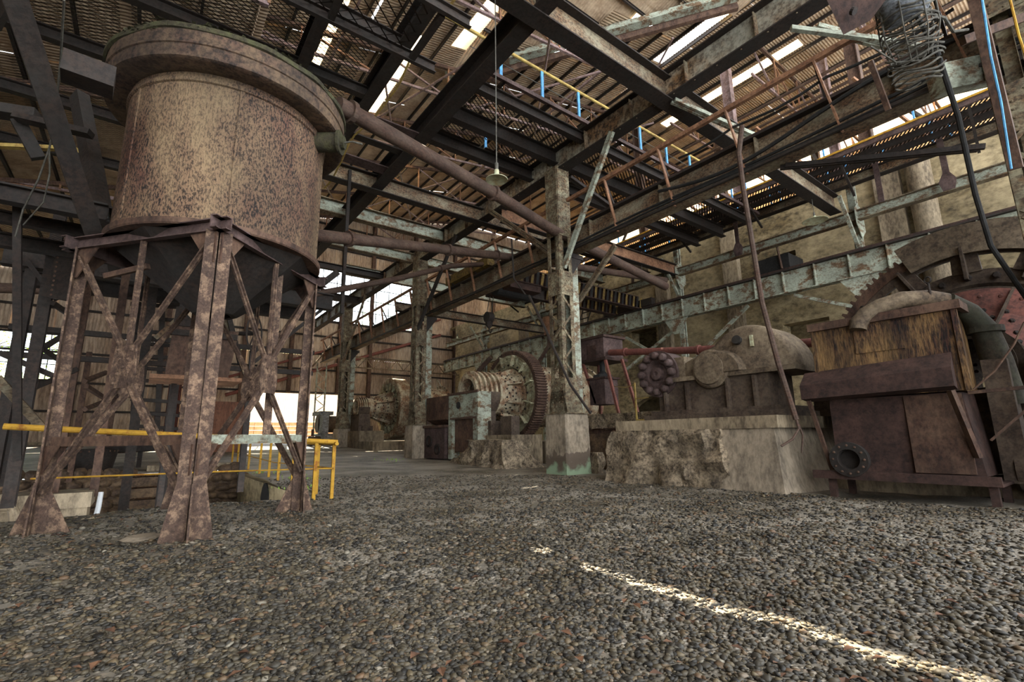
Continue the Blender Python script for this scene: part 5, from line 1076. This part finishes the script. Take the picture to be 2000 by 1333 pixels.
MB().b2(10.5, 11.6, 18.9, 20.9, .2, 1.55).build('casing', M['purple'], t); MB().b2(10.4, 11.6, 18.8, 21, 1.55, 1.66).build('ledge', M['brown'], t)
for y, z, r_ in ((20.3, .95, .26), (19.5, .6, .24)): MB().lathe((10.49, y, z), (-1, 0, 0), [(r_, 0), (r_, .06), (r_*.65, .06), (r_*.6, -.02)], 24).build('port_ring', M['dbeam'], t, smooth=True)
one('rubble_mound', roughblock(10.0, 11.2, 13.9, 16.3, -.15, 1.0, .16, .45, .12, 4), M['rough'], 'broken concrete stump in front of the middle mill plinth', 'rubble', smooth=True)
one('debris_heap', roughblock(10.2, 10.8, 16.5, 17.6, -.05, .3, .08, .5, .12, 8), M['rough'], 'low heap of debris below the feed chute', 'debris', smooth=True)
one('broken_stub', roughblock(10.95, 11.2, 10.35, 10.75, -.05, .6, .06, .2, .1, 2), M['rough'], 'small broken stub against the right side of the green footed pedestal', 'rubble', smooth=True)
# ---- gear case on its plinth
one('gear_plinth', roughblock(9.45, 12.6, 5.5, 8.4, -.15, 1.2, .1, .12, .11, 1), M['rough'], 'deeply eroded half of the plinth below the gear case, left', 'plinth', smooth=True)
one('plinth_cap', MB().b2(9.5, 12.6, 4.35, 8.3, 1.2, 1.44), M['conc'], 'smooth concrete cap slab carrying the gear case', 'slab')
m = MB(); m.add([(9.28, 5.55, -.1), (9.28, 4.25, -.1), (12.6, 4.0, -.1), (12.6, 5.55, -.1), (9.55, 5.55, 1.2), (9.55, 4.45, 1.2), (12.5, 4.45, 1.2), (12.5, 5.55, 1.2)], [(0, 1, 5, 4), (1, 2, 6, 5), (2, 3, 7, 6), (3, 0, 4, 7), (4, 5, 6, 7)])
one('gear_plinth', m, M['ped'], 'smooth battered half of the plinth below the gear case, right, pale streaked', 'plinth')
t = thing('gear_case', (10.7, 6, 1.44), 'big grey gear case with domed hood and round side cover, on the eroded plinth', 'gear case')
MB().b2(9.95, 11.7, 4.4, 7.75, 1.44, 1.56).b2(10.05, 11.6, 4.5, 7.6, 1.56, 1.66).build('bed_plate', M['machine'], t)
MB().b2(10.2, 11.3, 4.75, 7.45, 1.66, 2.34).build('base_casting', M['machine'], t)
for y in (5.0, 5.6, 6.6, 7.2): MB().b2(10.08, 10.2, y-.03, y+.03, 1.66, 2.3).build('rib', M['machine'], t)
MB().b2(10.08, 11.4, 4.15, 7.1, 2.34, 2.44).build('joint_flange', M['mach2'], t)
def hump(x0, x1, prof, nm, mt='mach2', bev=.12):
    m = MB(); n = len(prof); cyy = sum(p[0] for p in prof)/n; zb = min(p[1] for p in prof)
    rings = [(x0, .9), (x0+bev*.35, .965), (x0+bev, 1), (x1-bev, 1), (x1, .9)]
    for x, s in rings: m.v += [(x, cyy+(p[0]-cyy)*s, zb+(p[1]-zb)*s) for p in prof]
    for k in range(len(rings)-1):
        for i in range(n-1): m.f.append((k*n+i, k*n+i+1, (k+1)*n+i+1, (k+1)*n+i))
    m.f.append(tuple(range(n))[::-1]); m.f.append(tuple((len(rings)-1)*n+i for i in range(n)))
    m.build(nm, M[mt], t, smooth=True, ang=50)
arc = lambda cy_, cz_, r_, a0, a1, n=18, sz=1: [(cy_+r_*math.cos(math.radians(a0+(a1-a0)*i/n)), cz_+sz*r_*math.sin(math.radians(a0+(a1-a0)*i/n))) for i in range(n+1)]
hump(10.25, 11.35, arc(5.2, 2.44, 1.0, 180, 42, 22)+[(6.5, 2.9), (6.75, 2.8), (6.85, 2.44)], 'hood')
hump(10.02, 10.6, arc(5.72, 2.44, .52, 0, 180, 16, .95), 'bearing_hood')
MB().lathe((10.1, 5.95, 2.55), (-1, 0, 0), [(.44, -.15), (.44, .02), (.4, .05), (.36, .05), (.35, .1), (0, .13)], 40).build('round_cover', M['mach2'], t, smooth=True)
MB().tube((10.2, 5.3, 3.1), (10.12, 5.3, 3.12), .1, 16).build('inspection_cap', M['dbeam'], t); MB().box((10.2, 5.0, 3.05), .06, .06, .24, 0).build('name_plate', M['lamp'], t)
MB().b2(10.25, 11.1, 6.7, 7.2, 2.05, 2.95).build('input_housing', M['mach2'], t)
t = thing('coupling_disc', (10.3, 7.4, 2.6), 'round dark coupling flange ringed with fat knobs, left end of the gear case', 'coupling')
c = V((10.15, 7.42, 2.6)); MB().lathe(c, (-1, 0, 0), [(.56, -.55), (.56, -.05), (.58, -.04), (.58, 0), (.3, 0), (.24, -.05), (.17, -.05), (.15, .06), (.06, .07), (.05, .02), (0, .02)], 48).build('disc', M['purple'], t, smooth=True)
for i in range(12):
    a = i*math.pi/6; q = c+V((0, .45*math.cos(a), .45*math.sin(a)))
    MB().lathe(q, (-1, 0, 0), [(.095, 0), (.1, .06), (.08, .13), (.04, .155), (0, .16)], 14).build('knob', M['purple'], t, smooth=True)
MB().tube(c+V((.5, 0, 0)), c+V((1.2, 0, 0)), .12, 12).build('shaft', M['dbeam'], t)
one('pinion_shaft', MB().tube((11.6, 4.1, 2.3), (13.2, 4.1, 2.3), .16, 14).b2(11.6, 12.1, 3.8, 4.5, 1.44, 2.3), M['machine'], 'dark pinion bearing between the gear case and the great gear wheel', 'shaft')
# ---- rusted feed box at the right
t = thing('feed_box', (10.4, 2.7, 0), 'tall rusted feed box with orange streaks, a curved scoop pipe and a maroon apron', 'feed box')
m = MB(); m.b2(9.92, 10.75, 1.72, 3.66, 1.7, 3.02); m.build('upper_body', M['boxm'], t)
m = MB(); m.add([(9.88, 3.74, 3.0), (9.88, 1.6, 3.0), (10.8, 1.6, 3.0), (10.8, 3.74, 3.0)], [(0, 1, 2, 3)]); m.b2(9.84, 9.92, 1.58, 3.76, 2.96, 3.1).b2(9.925, 10.8, 1.585, 1.66, 2.965, 3.095).b2(9.925, 10.8, 3.68, 3.755, 2.965, 3.095); m.build('top_lip', M['brown'], t)
MB().b2(9.9, 9.93, 2.35, 3.05, 2.45, 2.92).build('patch_plate', M['boxm'], t)
m = MB()
for i, (y, w_) in enumerate(((1.64, .07), (3.66, .07))): m.b2(9.88, 9.95, y, y+w_, 1.7, 3.0)
m.build('corner_angles', M['boxm'], t, kind='stuff')
m = MB(); m.add([(9.62, 3.93, 1.95), (9.62, 1.78, 2.05), (9.9, 1.8, 2.3), (9.9, 3.93, 2.2), (9.62, 3.93, 1.7), (9.62, 1.78, 1.76), (9.9, 3.93, 1.66), (9.9, 1.8, 1.72)], [(0, 1, 2, 3), (4, 5, 1, 0), (4, 6, 7, 5), (5, 7, 2, 1), (4, 0, 3, 6)]); m.build('apron', M['maroon'], t)
m = MB(); m.add([(10.0, 3.62, .42), (10.0, 1.68, .42), (9.96, 1.78, 1.68), (9.96, 3.6, 1.68), (10.8, 3.62, .42), (10.8, 1.68, .42), (10.8, 1.78, 1.68), (10.8, 3.6, 1.68)], [(0, 1, 2, 3), (1, 5, 6, 2), (4, 0, 3, 7), (5, 4, 7, 6)]); m.build('lower_body', M['maroon'], t)
MB().b2(9.93, 9.99, 1.78, 2.5, .45, 1.66).build('lower_panel', M['brown'], t)
MB().b2(9.75, 10.9, 1.5, 3.95, .3, .34).b2(9.75, 9.8, 1.5, 3.95, .34, .44).build('foot_flange', M['maroon'], t)
for y in (1.62, 3.7): MB().b2(9.85, 9.95, y-.05, y+.05, -.08, .32).build('foot', M['maroon'], t); MB().b2(10.7, 10.8, y-.05, y+.05, -.08, .32).build('foot', M['maroon'], t)
MB().bar((9.75, 3.86, 1.68), (9.85, 3.66, .45), .06, .06).bar((9.75, 1.86, 1.7), (9.9, 1.72, .7), .1, .06).build('side_stays', M['brown'], t, kind='stuff')
c = V((9.98, 3.34, .64)); MB().lathe(c, (-1, 0, 0), [(.16, 0), (.16, .22), (.29, .22), (.29, .28), (.17, .28), (.16, .12), (0, .1)], 32).lathe(c, (-1, 0, 0), [(.16, .1), (.27, .1), (.27, .14), (.16, .14)], 32).build('flanged_outlet', M['dbeam'], t, smooth=True)
r = MB()
for i in range(12): a = i*math.pi/6; r.rivet(c+V((-.28, .235*math.cos(a), .235*math.sin(a))), (-1, 0, 0), .022, .03)
r.build('bolts', M['brown'], t, kind='stuff')
pts = [V((10.0, 2.92, 2.8)), V((10.02, 2.93, 2.98)), V((10.05, 2.82, 3.12)), V((10.08, 2.6, 3.22)), V((10.12, 2.3, 3.28)), V((10.2, 2.0, 3.27)), V((10.35, 1.8, 3.2)), V((10.6, 1.62, 3.0)), V((10.8, 1.5, 2.7)), V((10.9, 1.45, 2.2)), V((10.95, 1.42, 1.5))]
pts[0] = V((9.84, 2.95, 2.86)); pts[1] = V((9.86, 2.93, 2.98)); pts[2] = V((9.9, 2.8, 3.12)); pts[3] = V((9.95, 2.6, 3.22)); pts[4] = V((10.0, 2.3, 3.28)); MB().path(pts[:7], [.13, .14, .14, .14, .14, .13, .12], 18).build('scoop_pipe', M['mach2'], t, smooth=True)
MB().path(pts[6:], [.13, .16, .18, .2, .22], 18).build('feed_duct', M['dduct'], t, smooth=True); MB().tube(pts[8]+V((0, 0, .05)), pts[8]-V((0, 0, .05)), .24, 18).build('duct_collar', M['dduct'], t)
for p in ((10.1, 1.95, 3.55), (10.25, 2.95, 3.3)): MB().lathe(p, (-.9, .4, 0), [(.05, -.015), (.065, 0), (.05, .015), (.035, 0), (.05, -.015)], 16).tube((p[0], p[1], p[2]-.3), (p[0], p[1], p[2]-.05), .018, 8).build('eye_bolt', M['dbeam'], t)
MB().b2(10.6, 11.0, 1.3, 1.6, .3, 2.2).build('side_duct', M['machine'], t)
one('stay_bar', MB().bar((9.9, 1.55, .95), (9.95, .75, 1.75), .08, .03), M['brown'], 'sloping flat stay at the lower right, beside the rusted feed box', 'stay')
one('stay_bar', MB().bar((9.95, 1.7, 1.66), (9.95, .4, 1.72), .08, .05), M['brown'], 'level bar leaving the feed box towards the right edge', 'stay')
m = MB(); m.path([(9.85, 1.62, 1.7), (9.85, 1.35, 1.95), (9.85, 1.1, 2.3), (9.85, .95, 2.6)], .014, 6); one('bent_rod', m, M['brown'], 'thin bent rod curving up to the right of the feed box', 'rod')
one('large_pipe', MB().tube((10.9, 1.45, .5), (10.9, -1.5, .5), .35, 20), M['machine'], 'fat dark pipe lying along the floor at the right edge', 'pipe')
# ---- hopper group left of the coupling
t = thing('sheet_hopper', (15, 14, 4.2), 'mauve sheet metal box on a red framed stand, between nearest column and gear case', 'hopper')
MB().b2(14.8, 16.0, 13.35, 14.72, 4.25, 5.15).build('box_body', M['purple'], t); MB().b2(14.72, 16.08, 13.25, 14.8, 5.12, 5.22).build('top_rim', M['maroon'], t); MB().b2(14.7, 16.1, 13.2, 14.85, 4.15, 4.27).build('bottom_rim', M['maroon'], t)
MB().b2(14.77, 14.8, 13.75, 14.3, 4.3, 4.85).build('patch_plate', M['maroon'], t)
for a, b in (((14.8, 13.3, 4.2), (14.8, 12.7, 1.8)), ((15.6, 13.1, 4.2), (15.6, 12.4, 1.8)), ((14.8, 14.6, 4.2), (14.8, 13.9, 2.4)), ((15.8, 14.6, 4.2), (15.8, 14.6, 1.8))): MB().bar(a, b, .1, .1).build('leg', M['red'], t)
MB().b2(14.75, 15.55, 13.35, 14.2, 2.35, 3.4).build('lower_box', M['purple'], t); MB().b2(14.68, 15.6, 13.25, 14.3, 3.38, 3.46).build('lower_rim', M['maroon'], t)
MB().tube((15.1, 13.75, 3.46), (15.1, 13.75, 4.15), .12, 10).lathe((15.1, 13.75, 3.46), (0, 0, 1), [(.4, 0), (.38, .12), (.2, .16), (.1, .3)], 16).build('feeder_neck', M['black'], t)
MB().tube((14.8, 14.7, 4.3), (14.8, 15.0, 4.3), .18, 14).build('stub', M['dbeam'], t)
one('broken_deck', roughblock(12.6, 16, 9.6, 13.2, -.15, 1.15, .12, .1, .2, 6), M['stone'], 'collapsed reddish masonry below the sheet metal box', 'masonry', smooth=True)
one('deck_slab', roughblock(12.9, 16, 9.4, 13.4, 1.35, 1.85, .07, .0, .18, 11), M['rough'], 'crumbling pale slab edge above the collapsed masonry', 'slab', smooth=True)
one('deck_girder', MB().ib((13.0, 9.2, 1.26), (13.0, 13.6, 1.26), .2, .2), M['brown'], 'short dark joist under the crumbling slab', 'beam')
for k in range(9):
    y = 9.9+k*.37; one('fallen_brick', MB().box((12.75+.2*(k % 3), y, 1.22+.0*k-1.0*(k % 2)*.0), .24, .14, .1, k), M['brick'], f'reddish brick on the collapsed masonry, {["nearest the camera", "second nearest", "third nearest", "third from the far end", "second from the far end", "at the far end"][k]}', 'brick', 'loose bricks on the collapsed masonry') if k < 6 else None
t = thing('wire_frame', (11.4, 8.7, 1.2), 'thin pale bent bar frame left of the coupling flange', 'frame')
MB().bar((10.9, 8.75, 1.45), (10.9, 8.75, 2.55), .04, .04).build('upright', M['yel2'], t); MB().bar((10.9, 8.75, 1.5), (10.9, 7.7, 1.5), .04, .06).build('foot_bar', M['yel2'], t); MB().bar((10.9, 8.75, 2.1), (10.9, 8.3, 2.1), .025, .025).build('arm', M['yel2'], t)
m = MB(); m.path([(14.7, 12.8, 3.0), (13, 10.8, 2.7), (11, 8.8, 2.52)], .014, 5); one('stretched_wire', m, M['yel2'], 'thin pale wire stretched from the hopper stand to the bent bar frame', 'wire')
m = MB(); m.path([(CX-.35, 12.2, 5.8), (CX-.4, 11.3, 4.4), (CX-.38, 10.9, 3.6), (CX-.3, 10.4, 2.6), (CX+.3, 10.2, 1.75)], .04, 6); one('loose_cable', m, M['dbeam'], 'old cable looped round the nearest column down to its pedestal', 'cable')
m = MB(); m.path([(CX-.6, 12.8, 8.0), (CX-.6, 12.7, 6.5), (CX-.5, 12.2, 5.8)], .03, 6); one('hanging_cable', m, M['dbeam'], 'cable hanging left of the nearest column', 'cable')
# vat and downpipe on the right wall
t = thing('small_vat', (21.9, 26.6, 7.6), 'orange brown conical spout with a bent downpipe, left of the wall ladder', 'spout')
MB().lathe((21.5, 24.3, 7.9), (0, 0, 1), [(.3, 0), (.34, .1), (.42, 1.2), (.4, 1.25)], 20).build('cone', M['tan'], t, smooth=True); MB().path([(21.5, 24.3, 7.9), (21.5, 24.3, 7.2), (21.3, 24.9, 6.4), (21.3, 26.0, 5.6)], .14, 10).build('downpipe', M['pipe'], t, smooth=True)
one('curved_pipe', MB().path([(15.5, 22.6, 5.6), (15.2, 23.4, 4.9), (15, 23.9, 4.0), (15, 24.2, .2)], .14, 10), M['pipe'], 'curved grey pipe behind the gear ring of the middle mill', 'pipe')
# dark winch and beam ends high on the right wall
t = thing('wall_winch', (23.3, 9.4, 8.6), 'dark box with bent straps on the right wall, under the lower tie', 'winch')
MB().b2(22.4, 23.9, 8.9, 10.4, 7.9, 9.1).build('box', M['black'], t); MB().path([(22.3, 10.2, 9.4), (22.3, 9.9, 9.7), (22.3, 9.3, 9.6), (22.3, 9.2, 8.4)], .05, 6).build('strap', M['brown'], t)
# upper storey posts and rear clutter on the right
for i, (x, y) in enumerate(((25, 6), (25, 12), (25, 18.5), (31, 9), (31, 16), (31, 23), (37, 12), (37, 20))):
    MB().ib((x, y, 12.3), (x, y, 24.2), .5, .4, .03, .04, (0, 1, 0)).build('storey_post', M['mauve' if i % 2 else 'brown'], ceil)
for i, (x, y0, y1, z) in enumerate(((26, 0, 40, 17.2), (31, 0, 40, 16.2), (31, 0, 40, 19), (37, 0, 40, 17.5))): MB().ib((x, y0, z), (x, y1, z), .4, .3).build('storey_beam', M['brown'], ceil)
for i in range(5): MB().tube((28+i*2.2, 1, 20.6+.25*i), (28+i*2.2, 36, 20.6+.25*i), .09, 6).build('service_pipe', M['pipe'], ceil)
for y in (3, 7.5, 14, 21): MB().bar((24.5, y, 12.3), (31, y+3, 19), .16, .16).build('raker', M['dbeam'], ceil); MB().bar((24.5, y+3, 17.2), (31, y, 12.3), .12, .12).build('raker', M['tan'], ceil)
for i in range(14): y = 1+i*2.2; MB().bar((24.6, y, 12.3), (24.6, y, 13.4), .08, .05).build('rail_post', M['blue'], ceil)
MB().tube((24.6, 0, 13.4), (24.6, 34, 13.4), .05, 6).build('storey_rail', M['yel2'], ceil)
# ---- cable coil, maroon plate and dark clutter at the upper right
t = thing('cable_coil', aD(1775, 60, 7), 'grey wrapped bundle ringed with coiled cables, hanging at the top right', 'cable coil')
top, bot = aD(1752, -60, 6.9), aD(1786, 118, 7.1); d = (bot-top).normalized(); s1 = d.cross(V((0, 1, 0))).normalized(); s2 = d.cross(s1)
MB().path([top, top+d*.45, top+d*.7], [.34, .35, .26], 16).build('wrap', M['cloth'], t, smooth=True, disp=.02)
q = random.Random(5)
for i in range(16):
    f = .42+i*.056; rr = .31+q.uniform(-.02, .03); c = top+(bot-top)*f; tl = V((q.uniform(-.02, .02), q.uniform(-.02, .02), 0)); n = 22
    MB().path([c+tl+(s1*math.cos(k*6.283/n)+s2*math.sin(k*6.283/n))*(rr*(1-.25*max(0, f-.85)))+d*.03*math.sin(k*.9+i) for k in range(n+1)], .014, 5).build('cable_turn', M['rope'], t)
for k in range(8): a = k*math.pi/4; MB().path([top+d*.4+(s1*math.cos(a)+s2*math.sin(a))*.33, top+d*.9+(s1*math.cos(a)+s2*math.sin(a))*.34, bot+(s1*math.cos(a)+s2*math.sin(a))*.25], .012, 5).build('tie', M['rope'], t)
m = MB(); m.path([aD(1795, 20, 7), aD(1845, 35, 7), aD(1862, 62, 7.3), aD(1890, 58, 7.6)], .022, 6); m.path([aD(1700, 90, 7), aD(1750, 122, 7), aD(1800, 118, 7), aD(1826, 80, 7)], .014, 6)
one('loose_cable', m, M['rope'], 'loose loops of cable between the hanging coil and the dark column', 'cable')
t = thing('maroon_plate', aD(1680, 20, 6.5), 'flat dark maroon plate hanging into the frame at the top right', 'plate')
MB().poly([aD(1596, -40, 6.3), aD(1760, -40, 6.3), aD(1700, 40, 6.6), aD(1647, 68, 6.6)], .04, (0, 0, 1)).build('plate', M['maroon'], t); MB().tube(aD(1664, 21, 6.4), aD(1664, 21, 6.4)+V((0, -.03, -.03)), .05, 12).build('bolt', M['dbeam'], t)
for i, (x0, y0, x1, y1, d0, w_, mt, lab) in enumerate([(1880, 80, 2010, 30, 7.2, .12, 'brown', 'dark angle running off the right edge near the top'),
    (1830, 160, 2010, 120, 8.2, .45, 'green', 'rust blotched plate girder at the upper right edge'), (1905, 0, 1985, 330, 6.8, .18, 'brown', 'flaking rusty inner member of the upper right column'), (1700, 120, 1735, 215, 8.6, .1, 'brown', 'short brown hanger left of the cable coil'),
    (1545, 55, 1700, 75, 9.4, .1, 'green', 'thin pale green angle leading to the cable coil, left part'), (1700, 75, 1870, 105, 9.4, .12, 'green', 'thin pale green angle leading to the cable coil, right part')]):
    one('steel_strut', MB().bar(aD(x0, y0, d0), aD(x1, y1, d0), w_, w_*.8, (0, 1, 0)), M[mt], lab, 'strut')
for px, mt, lab in ((1925, 'blue', 'thin blue rope hanging down the upper right corner'), (1968, 'yellow', 'thin yellow rope hanging down the upper right corner')):
    m = MB(); m.path([aD(px-10, -20, 6), aD(px+10, 110, 6), aD(px+30, 200, 6.1), aD(px+50, 330, 6.2)] if mt == 'blue' else [aD(px, -20, 6), aD(px+22, 70, 6), aD(px+45, 140, 6)], .014, 6); one('hanging_rope', m, M[mt], lab, 'rope')
# ---- small drives by the far columns
t = thing('drive_motor', (10.6, 36.2, .8), 'pale blue grey motor on a stepped frame, left of the third pedestal', 'motor')
MB().b2(9.9, 11.2, 34.6, 37.6, .6, 1.5).build('bed', M['cloth'], t); MB().tube((9.8, 36.2, 2.2), (11.4, 36.2, 2.2), .62, 18).build('motor_body', M['machine'], t, smooth=True); MB().b2(9.8, 10.2, 34.8, 35.9, 1.5, 2.9).b2(9.7, 10.6, 35.2, 37.2, 2.8, 3.05).build('cover', M['cloth'], t)
t = thing('pump_set', (9.3, 35, .5), 'small round cased pump on the floor left of the third pedestal', 'pump')
MB().tube((9.0, 35, .95), (9.7, 35, .95), .4, 18).build('casing', M['machine'], t, smooth=True); MB().b2(8.9, 9.8, 34.5, 35.5, .5, .6).build('foot', M['dbeam'], t); MB().tube((9.3, 35.3, 1.1), (9.3, 35.3, 1.8), .1, 10).build('outlet', M['machine'], t)
one('guard_panel', MB().b2(11.2, 11.9, 33.2, 33.6, .95, 3.1), M['mach2'], 'upright dark panel between the third pedestal and the far mill nose', 'panel')
